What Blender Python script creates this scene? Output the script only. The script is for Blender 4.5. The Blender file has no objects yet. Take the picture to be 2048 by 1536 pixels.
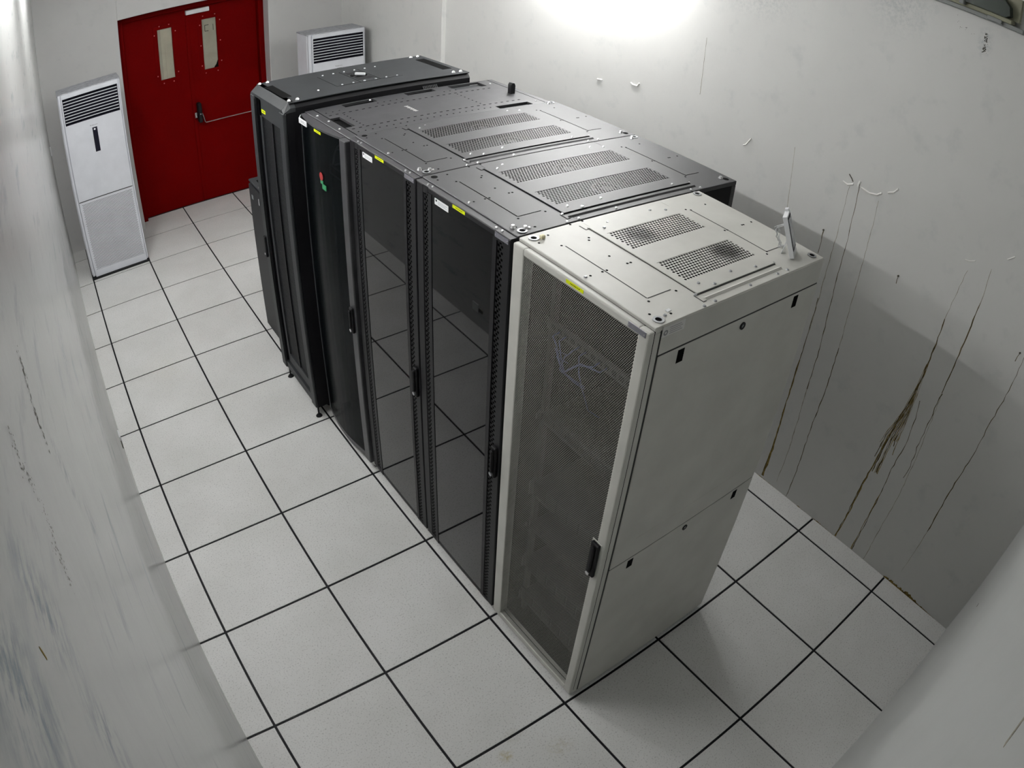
import bpy, bmesh, math, random
import numpy as np
from mathutils import Vector, Matrix

random.seed(7)
S = bpy.context.scene
COL = S.collection
V = Vector

# ------------------------------------------------------------------ camera (wide CCTV lens), world, lamps, exposure
cam_d = bpy.data.cameras.new('security_camera')
cam = bpy.data.objects.new('security_camera', cam_d)
COL.objects.link(cam)
cam_d.type = 'PANO'
cam_d.sensor_fit = 'HORIZONTAL'
cam_d.sensor_width, cam_d.sensor_height = 36.0, 27.0
cam_d.clip_start, cam_d.clip_end = 0.01, 100
cy = cam_d.cycles if hasattr(cam_d, 'cycles') else cam_d
cy.panorama_type = 'FISHEYE_LENS_POLYNOMIAL'
cy.fisheye_fov = math.radians(150)
cy.fisheye_polynomial_k0 = 0.0
cy.fisheye_polynomial_k1 = -0.03905325058655213
cy.fisheye_polynomial_k2 = -2.6303856962906628e-05
cy.fisheye_polynomial_k3 = -8.209855612980439e-07
cy.fisheye_polynomial_k4 = -1.0499347076995557e-07
RX, RY, RZ = (V((0.80627839, -0.58950045, 0.04903444)), V((-0.33397541, -0.52206782, -0.78479655)),
              V((0.48823722, 0.6163882, -0.61781065)))          # right, down, forward
cam.matrix_world = Matrix(((RX.x, -RY.x, -RZ.x, -0.0085), (RX.y, -RY.y, -RZ.y, -5.7876),
                           (RX.z, -RY.z, -RZ.z, 3.0415), (0, 0, 0, 1)))
S.camera = cam

S.view_settings.view_transform = 'Standard'
S.view_settings.look = 'None'
S.view_settings.gamma = 1.0
S.view_settings.use_curve_mapping = False
S.view_settings.exposure = 0.0
S.cycles.use_denoising = True

w = bpy.data.worlds.new('room_world')
S.world = w
w.use_nodes = True
w.node_tree.nodes['Background'].inputs[0].default_value = (0.5, 0.52, 0.55, 1)
w.node_tree.nodes['Background'].inputs[1].default_value = 0.0
LAMP_LEFT, LAMP_NEAR, LAMP_RIGHT = 290.0, 165.0, 270.0          # radiance of the tubes of the three wall battens
LAMP_TINT = (0.992, 0.99, 0.985)


# ------------------------------------------------------------------ materials
def new_mat(name):
    m = bpy.data.materials.new(name)
    m.use_nodes = True
    nt = m.node_tree
    return m, nt, nt.nodes['Principled BSDF']


def N(nt, typ, **kw):
    n = nt.nodes.new(typ)
    for k, v in kw.items():
        setattr(n, k, v)
    return n


def mixc(nt, fac, a, b):
    n = N(nt, 'ShaderNodeMix', data_type='RGBA')
    for sock, val in ((n.inputs[0], fac), (n.inputs[6], a), (n.inputs[7], b)):
        if isinstance(val, bpy.types.NodeSocket):
            nt.links.new(val, sock)
        else:
            sock.default_value = val if not isinstance(val, tuple) or len(val) == 4 else (*val, 1)
    return n.outputs[2]


def noise(nt, vec, scale, detail=4, rough=0.55, lo=0.35, hi=0.65):
    n = N(nt, 'ShaderNodeTexNoise')
    n.inputs['Scale'].default_value = scale
    n.inputs['Detail'].default_value = detail
    n.inputs['Roughness'].default_value = rough
    nt.links.new(vec, n.inputs['Vector'])
    r = N(nt, 'ShaderNodeMapRange')
    r.inputs[1].default_value, r.inputs[2].default_value = lo, hi
    nt.links.new(n.outputs['Fac'], r.inputs[0])
    return r.outputs[0]


def math_n(nt, op, a, b):
    n = N(nt, 'ShaderNodeMath', operation=op, use_clamp=True)
    for s, v in ((n.inputs[0], a), (n.inputs[1], b)):
        if isinstance(v, bpy.types.NodeSocket):
            nt.links.new(v, s)
        else:
            s.default_value = v
    return n.outputs[0]


def zone(nt, vec, c, r, inner=0.3):
    """1 inside the ellipsoid round C with radii R, fading to 0 at its edge."""
    a = N(nt, 'ShaderNodeVectorMath', operation='SUBTRACT')
    nt.links.new(vec, a.inputs[0])
    a.inputs[1].default_value = c
    b = N(nt, 'ShaderNodeVectorMath', operation='DIVIDE')
    nt.links.new(a.outputs[0], b.inputs[0])
    b.inputs[1].default_value = r
    l = N(nt, 'ShaderNodeVectorMath', operation='LENGTH')
    nt.links.new(b.outputs[0], l.inputs[0])
    m = N(nt, 'ShaderNodeMapRange', interpolation_type='SMOOTHSTEP')
    m.inputs[1].default_value, m.inputs[2].default_value = inner, 1.0
    m.inputs[3].default_value, m.inputs[4].default_value = 1.0, 0.0
    nt.links.new(l.outputs['Value'], m.inputs[0])
    return m.outputs[0]


def coords(nt, scale=None, world=False):
    if world:
        v = N(nt, 'ShaderNodeNewGeometry').outputs['Position']
    else:
        v = N(nt, 'ShaderNodeTexCoord').outputs['Object']
    if scale:
        mp = N(nt, 'ShaderNodeMapping')
        mp.inputs['Scale'].default_value = scale
        nt.links.new(v, mp.inputs[0])
        v = mp.outputs[0]
    return v


def bump(nt, b, h, strength, dist=0.002):
    n = N(nt, 'ShaderNodeBump')
    n.inputs['Strength'].default_value = strength
    n.inputs['Distance'].default_value = dist
    nt.links.new(h, n.inputs['Height'])
    nt.links.new(n.outputs[0], b.inputs['Normal'])


def paint(name, c, rough=0.5, spec=0.5, metal=0.0, var=0.08, scale=6.0, grain=0.0, dirt=None):
    m, nt, b = new_mat(name)
    v = coords(nt, world=True)
    f = noise(nt, v, scale)
    col = mixc(nt, f, tuple(x * (1 - var) for x in c), tuple(min(1, x * (1 + var)) for x in c))
    if dirt:
        for (cc, rr, dc, amt) in dirt:
            z = math_n(nt, 'MULTIPLY', zone(nt, v, cc, rr), amt)
            col = mixc(nt, z, col, dc)
    nt.links.new(col, b.inputs['Base Color'])
    b.inputs['Roughness'].default_value = rough
    b.inputs['Specular IOR Level'].default_value = spec
    b.inputs['Metallic'].default_value = metal
    if grain:
        bump(nt, b, noise(nt, v, 900.0, 2), grain, 0.0006)
    return m


def wall_mat(name, c, stain, patches=(), rough=0.45, streak=(1, 1, 1), spec=0.4, blotch=0.3):
    m, nt, b = new_mat(name)
    v = coords(nt, world=True)
    vs = coords(nt, streak, world=True)
    f1 = noise(nt, v, 1.6, 5, 0.6, 0.3, 0.7)
    col = mixc(nt, f1, tuple(x * 0.94 for x in c), c)
    f2 = noise(nt, vs, 7.0, 6, 0.65, 0.56, 0.74)
    col = mixc(nt, math_n(nt, 'MULTIPLY', f2, blotch), col, stain)
    for (cc, rr, amt) in patches:
        z = zone(nt, v, cc, rr, 0.1)
        fine = noise(nt, vs, 60.0, 5, 0.7, 0.44, 0.62)
        col = mixc(nt, math_n(nt, 'MULTIPLY', math_n(nt, 'MULTIPLY', z, fine), amt), col, stain)
    nt.links.new(col, b.inputs['Base Color'])
    b.inputs['Roughness'].default_value = rough
    b.inputs['Specular IOR Level'].default_value = spec
    bump(nt, b, noise(nt, v, 5.0, 4, 0.5, 0.0, 1.0), 0.12, 0.02)
    return m


def tile_mat():
    m, nt, b = new_mat('speckled_floor_tile')
    v = coords(nt, world=True)
    col = mixc(nt, noise(nt, v, 2.2, 4), (0.62, 0.62, 0.60), (0.69, 0.69, 0.675))
    col = mixc(nt, math_n(nt, 'MULTIPLY', noise(nt, v, 130.0, 3, 0.6, 0.56, 0.66), 0.55), col, (0.26, 0.26, 0.25))
    for cc, rr, dc, amt in (((0.815, -4.87, 0), (0.05, 0.05, 0.2), (0.40, 0.33, 0.12), 0.75),
                            ((0.90, -4.80, 0), (0.07, 0.05, 0.2), (0.42, 0.40, 0.32), 0.5),
                            ((1.04, -4.97, 0), (0.10, 0.07, 0.2), (0.45, 0.41, 0.30), 0.45),
                            ((0.35, -1.2, 0), (0.3, 0.3, 0.2), (0.56, 0.54, 0.47), 0.4)):
        nz = noise(nt, v, 55.0, 4, 0.6, 0.40, 0.6)
        col = mixc(nt, math_n(nt, 'MULTIPLY', math_n(nt, 'MULTIPLY', zone(nt, v, cc, rr, 0.0), nz), amt), col, dc)
    nt.links.new(col, b.inputs['Base Color'])
    b.inputs['Roughness'].default_value = 0.42
    b.inputs['Specular IOR Level'].default_value = 0.35
    return m


def tinted_glass(name, keep, rough=0.02, ior=1.55, c=(0.004, 0.004, 0.005)):
    m, nt, b = new_mat(name)
    b.inputs['Base Color'].default_value = (*c, 1)
    b.inputs['Roughness'].default_value = rough
    b.inputs['IOR'].default_value = ior
    t = N(nt, 'ShaderNodeBsdfTransparent')
    t.inputs[0].default_value = (0.55, 0.57, 0.6, 1)
    mx = N(nt, 'ShaderNodeMixShader')
    mx.inputs[0].default_value = keep
    nt.links.new(t.outputs[0], mx.inputs[1])
    nt.links.new(b.outputs[0], mx.inputs[2])
    nt.links.new(mx.outputs[0], nt.nodes['Material Output'].inputs[0])
    return m


def emit_mat(name, c, k):
    m, nt, b = new_mat(name)
    b.inputs['Emission Color'].default_value = (*c, 1)
    b.inputs['Emission Strength'].default_value = k
    return m


DUST = (0.02, 0.018, 0.015)
M = {}
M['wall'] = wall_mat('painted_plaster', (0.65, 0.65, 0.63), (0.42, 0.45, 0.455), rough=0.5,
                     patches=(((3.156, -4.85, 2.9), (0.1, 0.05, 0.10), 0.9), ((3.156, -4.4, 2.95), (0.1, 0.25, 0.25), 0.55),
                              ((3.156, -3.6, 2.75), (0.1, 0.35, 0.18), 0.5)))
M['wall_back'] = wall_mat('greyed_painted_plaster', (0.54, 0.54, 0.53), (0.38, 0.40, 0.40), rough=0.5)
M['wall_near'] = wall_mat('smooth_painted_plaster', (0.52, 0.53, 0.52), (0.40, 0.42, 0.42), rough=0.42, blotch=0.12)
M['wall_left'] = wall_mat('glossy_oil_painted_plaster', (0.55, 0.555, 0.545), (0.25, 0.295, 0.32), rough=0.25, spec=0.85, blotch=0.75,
                          streak=(1, 0.35, 1.6),
                          patches=(((-0.151, -5.37, 2.59), (0.1, 0.085, 0.11), 1.0), ((-0.151, -5.52, 2.69), (0.1, 0.11, 0.10), 1.0), ((-0.151, -5.45, 2.50), (0.1, 0.06, 0.07), 0.8),
                                   ((-0.151, -4.85, 2.18), (0.1, 0.06, 0.05), 0.8), ((-0.151, -4.88, 2.33), (0.1, 0.05, 0.12), 0.6),
                                   ((-0.151, -4.0, 2.02), (0.1, 0.25, 0.10), 0.6), ((-0.151, -5.0, 2.75), (0.1, 0.2, 0.1), 0.6)))
M['ceiling'] = paint('ceiling_paint', (0.86, 0.86, 0.85), 0.8)
M['tile'] = tile_mat()
M['joint'] = paint('black_tile_edging', (0.006, 0.006, 0.008), 0.6, 0.2)
M['red'] = paint('red_door_enamel', (0.108, 0.0002, 0.0002), 0.6, 0.03, var=0.06, scale=2)
M['red_screw'] = paint('red_screw_heads', (0.50, 0.16, 0.17), 0.3, 0.5, 0.3)
M['pane'] = paint('papered_door_pane', (0.40, 0.38, 0.30), 0.25, 0.5)
M['paper'] = paint('beige_paper', (0.30, 0.29, 0.23), 0.7, 0.2)
M['black'] = paint('black_plastic', (0.006, 0.006, 0.007), 0.55, 0.25)
M['void'] = paint('dark_interior', (0.004, 0.004, 0.004), 0.9, 0.05)
M['ink'] = paint('black_ink', (0.01, 0.01, 0.012), 0.7, 0.1)
M['chrome'] = paint('bright_zinc', (0.75, 0.75, 0.76), 0.25, 0.5, 0.9)
M['steel'] = paint('dull_steel', (0.36, 0.37, 0.38), 0.4, 0.5, 0.7)
M['white'] = paint('white_plastic', (0.72, 0.73, 0.74), 0.4, 0.4)
M['ac'] = paint('white_air_conditioner_plastic', (0.66, 0.675, 0.715), 0.4, 0.4, var=0.04)
M['ac_cap'] = paint('greyed_air_conditioner_top', (0.34, 0.35, 0.37), 0.6, 0.3, var=0.2, scale=25)
M['ac_void'] = paint('outlet_shadow_plastic', (0.006, 0.006, 0.014), 0.7, 0.2)
M['grey'] = paint('light_grey_powder_coat', (0.56, 0.555, 0.515), 0.42, 0.45, var=0.05, grain=0.15)
M['grey_dark'] = paint('grey_seam', (0.05, 0.05, 0.048), 0.7, 0.2)
M['grey_mesh'] = paint('grey_perforated_steel', (0.29, 0.29, 0.26), 0.55, 0.2)
M['grey_grille'] = paint('dusty_grey_grille', (0.56, 0.555, 0.52), 0.45, 0.4, dirt=(
    ((1.607, -4.364, 2.03), (0.085, 0.075, 0.1), DUST, 0.85), ((1.788, -4.589, 2.03), (0.085, 0.075, 0.1), DUST, 0.85)))
M['rack'] = paint('black_powder_coat', (0.029, 0.029, 0.032), 0.5, 0.52, var=0.12, grain=0.12)
M['rack_grille'] = paint('dusty_black_grille', (0.034, 0.034, 0.037), 0.5, 0.55, dirt=(
    ((1.80, -3.163, 2.03), (0.11, 0.075, 0.1), DUST, 0.8), ((1.80, -3.387, 2.03), (0.11, 0.075, 0.1), DUST, 0.8),
    ((1.81, -3.765, 2.03), (0.11, 0.075, 0.1), DUST, 0.8), ((1.81, -3.990, 2.03), (0.11, 0.075, 0.1), DUST, 0.8)))
M['rack_door'] = paint('black_door_coat', (0.007, 0.007, 0.0085), 0.5, 0.32)
M['rack_old'] = paint('worn_black_rack_coat', (0.034, 0.034, 0.037), 0.42, 0.65, var=0.2, scale=14)
M['ups'] = paint('charcoal_cabinet_coat', (0.017, 0.019, 0.021), 0.5, 0.40, var=0.15, scale=9)
M['ups_side'] = paint('black_cabinet_side', (0.004, 0.004, 0.005), 0.6, 0.2)
M['mesh_black'] = paint('black_perforated_steel', (0.010, 0.011, 0.013), 0.5, 0.35)
M['glass'] = tinted_glass('dark_tinted_glass', 0.95, 0.02, 1.43, (0.003, 0.003, 0.004))
M['plexi'] = tinted_glass('dark_smoked_plexiglass', 0.50, 0.25, 1.22, (0.004, 0.006, 0.007))
M['sticker'] = paint('white_label', (0.80, 0.81, 0.82), 0.4, 0.3)
M['silver_label'] = paint('silver_label', (0.66, 0.66, 0.64), 0.35, 0.5)
M['yellow'] = paint('fluorescent_yellow_tape', (0.72, 0.80, 0.0), 0.5, 0.3)
M['grey_ink'] = paint('grey_print', (0.30, 0.30, 0.31), 0.7, 0.1)
M['push'] = paint('polished_dark_steel', (0.40, 0.38, 0.38), 0.18, 0.5, 1.0)
M['plate'] = paint('metal_nameplate', (0.30, 0.30, 0.34), 0.3, 0.5, 0.6)
M['rust'] = paint('rust_stain', (0.22, 0.155, 0.045), 0.8, 0.1, var=0.4, scale=60)
M['drip'] = paint('dark_drip_stain', (0.10, 0.075, 0.035), 0.8, 0.1, var=0.4, scale=80)
M['faint'] = paint('faint_drip_stain', (0.34, 0.32, 0.26), 0.8, 0.1, var=0.3, scale=60)
M['tan'] = paint('tan_stain', (0.33, 0.27, 0.15), 0.8, 0.1, var=0.3, scale=60)
M['bare'] = paint('bare_plaster', (0.74, 0.73, 0.70), 0.8, 0.1)
M['mould'] = paint('mould_speck', (0.09, 0.085, 0.07), 0.9, 0.1, var=0.4, scale=200)
M['cream'] = paint('cream_foam', (0.80, 0.74, 0.50), 0.7, 0.2)
M['green'] = paint('green_sticker', (0.03, 0.22, 0.09), 0.5, 0.3)
M['red_sticker'] = paint('red_sticker', (0.32, 0.03, 0.03), 0.5, 0.3)
M['blue'] = paint('blue_cable_jacket', (0.025, 0.05, 0.16), 0.5, 0.4)
M['cable'] = paint('pale_cable_jacket', (0.45, 0.46, 0.46), 0.5, 0.4)
M['pale_cord'] = paint('grey_cord_jacket', (0.13, 0.13, 0.14), 0.5, 0.3)
M['server'] = paint('server_front_steel', (0.022, 0.022, 0.024), 0.4, 0.5)
M['diffuser'] = tinted_glass('greenish_lamp_diffuser', 0.95, 0.35, 1.3, (0.030, 0.042, 0.032))
M['fixture'] = paint('grey_lamp_housing', (0.21, 0.22, 0.215), 0.5, 0.4)
M['beige_edge'] = paint('beige_lamp_rim', (0.24, 0.24, 0.165), 0.5, 0.4)
M['screen'] = paint('grey_display_glass', (0.36, 0.37, 0.40), 0.25, 0.5)
M['tube_left'] = emit_mat('lit_tube_left', LAMP_TINT, LAMP_LEFT)
M['tube_near'] = emit_mat('lit_tube_near', LAMP_TINT, LAMP_NEAR)
M['tube_right'] = emit_mat('lit_tube_right', LAMP_TINT, LAMP_RIGHT)


# ------------------------------------------------------------------ mesh helpers
class MB:
    """Collects shapes in world coordinates; build() links them as one object."""

    def __init__(s):
        s.v, s.f = [], []

    def add(s, vs, fs):
        n = len(s.v)
        s.v += [tuple(v) for v in vs]
        s.f += [tuple(i + n for i in f) for f in fs]
        return s

    def box(s, x0, x1, y0, y1, z0, z1, bev=0.0, seg=1):
        x0, x1 = min(x0, x1), max(x0, x1)
        y0, y1 = min(y0, y1), max(y0, y1)
        z0, z1 = min(z0, z1), max(z0, z1)
        if bev <= 0:
            p = [(x, y, z) for x in (x0, x1) for y in (y0, y1) for z in (z0, z1)]
            return s.add(p, [(0, 1, 3, 2), (4, 6, 7, 5), (0, 4, 5, 1), (2, 3, 7, 6), (0, 2, 6, 4), (1, 5, 7, 3)])
        bm = bmesh.new()
        bmesh.ops.create_cube(bm, size=1, matrix=Matrix.Translation(((x0 + x1) / 2, (y0 + y1) / 2, (z0 + z1) / 2))
                              @ Matrix.Diagonal((x1 - x0, y1 - y0, z1 - z0, 1)))
        bmesh.ops.bevel(bm, geom=bm.edges[:], offset=bev, segments=seg, profile=0.5, affect='EDGES')
        return s.bm(bm)

    def bm(s, bm):
        bm.verts.index_update()
        s.add([v.co for v in bm.verts], [[v.index for v in f.verts] for f in bm.faces])
        bm.free()
        return s

    def cyl(s, c, axis, r, h, n=12, r2=None):
        """From C along AXIS by H."""
        c, a = V(c), V(axis).normalized()
        t = a.orthogonal().normalized()
        b = a.cross(t)
        r2 = r if r2 is None else r2
        vs = []
        for k in range(n):
            d = t * math.cos(2 * math.pi * k / n) + b * math.sin(2 * math.pi * k / n)
            vs += [c + d * r, c + a * h + d * r2]
        fs = [(2 * k, 2 * ((k + 1) % n), 2 * ((k + 1) % n) + 1, 2 * k + 1) for k in range(n)]
        fs += [tuple(2 * k for k in range(n))[::-1], tuple(2 * k + 1 for k in range(n))]
        return s.add(vs, fs)

    def ring(s, c, axis, r0, r1, h, n=20):
        c, a = V(c), V(axis).normalized()
        t = a.orthogonal().normalized()
        b = a.cross(t)
        vs, fs = [], []
        for k in range(n):
            d = t * math.cos(2 * math.pi * k / n) + b * math.sin(2 * math.pi * k / n)
            vs += [c + d * r0, c + d * r1, c + d * r1 + a * h, c + d * r0 + a * h]
        for k in range(n):
            i, j = 4 * k, 4 * ((k + 1) % n)
            for q in range(4):
                p = (q + 1) % 4
                fs.append((i + q, j + q, j + p, i + p))
        return s.add(vs, fs)

    def tube(s, pts, r, n=6):
        pts = [V(p) for p in pts]
        vs, fs = [], []
        for i, p in enumerate(pts):
            d = (pts[min(i + 1, len(pts) - 1)] - pts[max(i - 1, 0)]).normalized()
            t = d.cross(V((0.13, 0.31, 0.94))).normalized()
            b = d.cross(t)
            vs += [p + (t * math.cos(2 * math.pi * k / n) + b * math.sin(2 * math.pi * k / n)) * r for k in range(n)]
        for i in range(len(pts) - 1):
            for k in range(n):
                fs.append((i * n + k, i * n + (k + 1) % n, (i + 1) * n + (k + 1) % n, (i + 1) * n + k))
        fs += [tuple(range(n))[::-1], tuple(range((len(pts) - 1) * n, len(pts) * n))]
        return s.add(vs, fs)

    def prism(s, poly, axis, lo, hi):
        """POLY: points in the other two axes (in x,y,z order), extruded along AXIS from LO to HI."""
        def P(a, b, c):
            return {'x': (c, a, b), 'y': (a, c, b), 'z': (a, b, c)}[axis]
        n = len(poly)
        vs = [P(a, b, lo) for a, b in poly] + [P(a, b, hi) for a, b in poly]
        fs = [(k, (k + 1) % n, n + (k + 1) % n, n + k) for k in range(n)]
        fs += [tuple(range(n))[::-1], tuple(range(n, 2 * n))]
        return s.add(vs, fs)

    def frame(s, axis, lo, hi, a0, a1, b0, b1, wa0, wa1, wb0, wb1):
        """A rectangular frame in the two other axes; wa0.. are the widths of its four bars."""
        for (p0, p1, q0, q1) in ((a0, a0 + wa0, b0, b1), (a1 - wa1, a1, b0, b1), (a0 + wa0, a1 - wa1, b0, b0 + wb0), (a0 + wa0, a1 - wa1, b1 - wb1, b1)):
            if axis == 'x':
                s.box(lo, hi, p0, p1, q0, q1)
            elif axis == 'y':
                s.box(p0, p1, lo, hi, q0, q1)
            else:
                s.box(p0, p1, q0, q1, lo, hi)
        return s

    def mesh(s, name, mat, origin, smooth=False):
        me = bpy.data.meshes.new(name)
        o = V(origin)
        me.from_pydata([(v[0] - o.x, v[1] - o.y, v[2] - o.z) for v in s.v], [], s.f)
        if mat:
            me.materials.append(mat)
        bm = bmesh.new()
        bm.from_mesh(me)
        bmesh.ops.recalc_face_normals(bm, faces=bm.faces[:])
        bm.to_mesh(me)
        bm.free()
        if smooth:
            for p in me.polygons:
                p.use_smooth = True
        me.update()
        return me


ORIGIN = {}
TINY = {'rivet', 'seam', 'print_line', 'engraving', 'door_pin', 'guard_spoke', 'side_vent', 'curtain_fold', 'brand_mark', 'printed_mark', 'marker_lettering', 'side_gap'}


def link(name, me, parent, loc=(0, 0, 0)):
    o = bpy.data.objects.new(name, me)
    COL.objects.link(o)
    o.location = loc
    if parent:
        o.parent = parent
        ORIGIN[o.name] = ORIGIN[parent.name] + V(loc)
    else:
        ORIGIN[o.name] = V(loc)
    return o


def part(name, mb, mat, parent, label=None, smooth=False):
    o = link(name, mb.mesh(name, mat, ORIGIN[parent.name], smooth), parent)
    if label:
        o['label'] = label
    if name in TINY:
        o['kind'] = 'stuff'
    return o


def inst(name, me, parent, at):
    return link(name, me, parent, V(at) - ORIGIN[parent.name])


def tag(o, label, cat, group=None):
    o['label'], o['category'] = label, cat
    if group:
        o['group'] = group
    return o


def thing(name, label, cat, loc, group=None):
    return tag(link(name, None, None, loc), label, cat, group)


def solo(name, mb, mat, label, cat, loc, group=None, smooth=False):
    return tag(link(name, mb.mesh(name, mat, loc, smooth), None, loc), label, cat, group)


def struct(name, mb, mat, loc=(0, 0, 0)):
    o = link(name, mb.mesh(name, mat, loc), None, loc)
    o['kind'] = 'structure'
    return o


def copy_tree(o, parent=None, delta=None):
    c = o.copy()
    COL.objects.link(c)
    if parent is None:
        c.location = o.location + V(delta)
        ORIGIN[c.name] = ORIGIN[o.name] + V(delta)
    else:
        c.parent = parent
        ORIGIN[c.name] = ORIGIN[parent.name] + c.location
    for ch in list(o.children):
        copy_tree(ch, c)
    return c


def sheet(mb, O, A, B, wa, wb, pa, pb, ha, hb, kind='hex', stagger=True):
    """Perforated sheet from corner O along unit A (wa) and B (wb): hole pitch pa x pb, hole size ha x hb."""
    O, A, B = np.array(O, float), np.array(A, float), np.array(B, float)
    na, nb = max(1, int(round(wa / pa))), max(1, int(round(wb / pb)))
    pa, pb = wa / na, wb / nb
    if kind == 'hex':
        outer = np.array([(-.5, -.5), (0, -.5), (.5, -.5), (.5, .5), (0, .5), (-.5, .5)]) * (pa, pb)
        inner = np.array([(-.866, -.5), (0, -1), (.866, -.5), (.866, .5), (0, 1), (-.866, .5)]) * (ha / 2, hb / 2)
    else:
        outer = np.array([(-.5, -.5), (.5, -.5), (.5, .5), (-.5, .5)]) * (pa, pb)
        inner = np.array([(-.5, -.5), (.5, -.5), (.5, .5), (-.5, .5)]) * (ha, hb)
    n = len(outer)
    cell = np.vstack((outer, inner))
    cs, quads = [], []
    for j in range(nb):
        odd = stagger and j % 2
        m = na - 1 if odd else na
        x = (np.arange(m) + (1.0 if odd else 0.5)) * pa
        cs.append(np.c_[x, np.full(m, (j + .5) * pb)])
        if odd:
            for x0, x1 in ((0, pa / 2), (wa - pa / 2, wa)):
                quads.append([(x0, j * pb), (x1, j * pb), (x1, (j + 1) * pb), (x0, (j + 1) * pb)])
    cs = np.vstack(cs)
    pts = (cs[:, None, :] + cell[None]).reshape(-1, 2)
    faces = []
    base = np.arange(len(cs)) * 2 * n
    for k in range(n):
        q = (k + 1) % n
        faces.append(np.stack([base + k, base + q, base + n + q, base + n + k], 1))
    faces = np.vstack(faces)
    off = len(pts)
    if quads:
        q = np.array(quads).reshape(-1, 2)
        pts = np.vstack((pts, q))
        faces = np.vstack((faces, np.arange(len(q)).reshape(-1, 4) + off))
    P3 = O + pts[:, :1] * A + pts[:, 1:] * B
    s0 = len(mb.v)
    mb.v += [tuple(p) for p in P3.tolist()]
    mb.f += [tuple(f) for f in (faces + s0).tolist()]
    return mb


def sheet_mesh(name, mb, mat, origin):
    me = bpy.data.meshes.new(name)
    a = np.array(mb.v) - np.array(origin)
    me.from_pydata(a.tolist(), [], mb.f)
    me.materials.append(mat)
    me.update()
    return me


def psheet(name, mb, mat, parent, label=None):
    o = link(name, sheet_mesh(name, mb, mat, ORIGIN[parent.name]), parent)
    if label:
        o['label'] = label
    return o


SCREW = MB().cyl((0, 0, 0), (0, 0, 1), 0.0065, 0.004, 8, 0.004).mesh('screw', M['chrome'], (0, 0, 0))
SCREW_GREY = MB().cyl((0, 0, 0), (0, 0, 1), 0.006, 0.004, 8, 0.004).mesh('screw', M['steel'], (0, 0, 0))
BOLT = MB().cyl((0, 0, 0), (0, 0, 1), 0.011, 0.009, 8, 0.006).mesh('bolt', M['chrome'], (0, 0, 0))
HOLE = MB().cyl((0, 0, 0), (0, 0, 1), 0.0042, 0.0006, 8).mesh('screw_hole', M['void'], (0, 0, 0))
EYE = MB().ring((0, 0, 0), (0, 0, 1), 0.010, 0.017, 0.002, 16).mesh('lifting_eye', M['steel'], (0, 0, 0))
EYE_DARK = MB().cyl((0, 0, 0), (0, 0, 1), 0.013, 0.0008, 14).mesh('lifting_hole', M['void'], (0, 0, 0))

# ------------------------------------------------------------------ the room
XL, XR, YN, YB, YD = -0.151, 3.156, -5.925, 1.455, 1.70
H = 3.42
floor = struct('floor', MB().box(-0.4, 3.5, -6.2, 1.9, -0.08, -0.004), M['joint'])
TILE = MB().box(-.2938, .2938, -.2938, .2938, -0.025, 0, 0.0012).mesh('tile', M['tile'], (0, 0, 0))
xs = [(XL - 0.01, 0.0)] + [(.6 * i, .6 * i + .6) for i in range(5)] + [(3.0, XR + 0.01)]
ys = [(YN - 0.01, -5.4)] + [(-5.4 + .6 * j, -4.8 + .6 * j) for j in range(11)] + [(1.2, 1.80)]
for (x0, x1) in xs:
    for (y0, y1) in ys:
        if abs(x1 - x0 - .6) < 1e-6 and abs(y1 - y0 - .6) < 1e-6:
            inst('tile', TILE, floor, ((x0 + x1) / 2, (y0 + y1) / 2, 0))
        else:
            part('tile', MB().box(x0 + .0062, x1 - .0062, y0 + .0062, y1 - .0062, -0.025, 0, 0.0012), M['tile'], floor)

ceiling = struct('ceiling', MB().box(-0.4, 3.5, -6.2, 2.1, H, H + 0.1), M['ceiling'])
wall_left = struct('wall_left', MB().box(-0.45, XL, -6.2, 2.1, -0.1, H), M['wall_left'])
wr = MB().box(XR, 3.5, -6.2, -0.62, -0.1, H).box(3.118, 3.5, -0.62, 0.095, -0.1, H, 0.004).box(3.121, 3.5, 0.09, 2.1, -0.1, H)
wall_right = struct('wall_right', wr, M['wall'])
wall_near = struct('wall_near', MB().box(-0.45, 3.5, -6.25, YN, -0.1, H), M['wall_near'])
DX0, DX1, DZ = 0.710, 2.292, 2.288
wb = MB().box(-0.45, DX0, YB, 2.1, -0.1, H, 0.004).box(DX1, 3.5, YB, 2.1, -0.1, H, 0.004).box(DX0, DX1, YB, 2.1, DZ, H, 0.004)
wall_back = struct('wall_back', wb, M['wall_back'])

# --- red double door
door = link('door_1', None, None, (1.5, YD, 0))
door['kind'] = 'structure'
part('door_frame', MB().box(DX0 - .002, 0.772, 1.625, 1.78, 0, DZ, .003).box(2.236, DX1 + .01, 1.625, 1.78, 0, DZ, .003)
     .box(0.772, 2.236, 1.625, 1.78, 2.222, DZ, .003), M['red'], door)


def leaf(x0, x1, wx0, wx1, wz0, wz1, y):
    mb = MB()
    mb.box(x0, wx0, y, y + .045, .012, 2.218).box(wx1, x1, y, y + .045, .012, 2.218)
    mb.box(wx0, wx1, y, y + .045, .012, wz0).box(wx0, wx1, y, y + .045, wz1, 2.218)
    mb.frame('y', y - .004, y + .002, wx0 - .045, wx1 + .045, wz0 - .045, wz1 + .045, .04, .04, .04, .04)
    return mb


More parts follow.
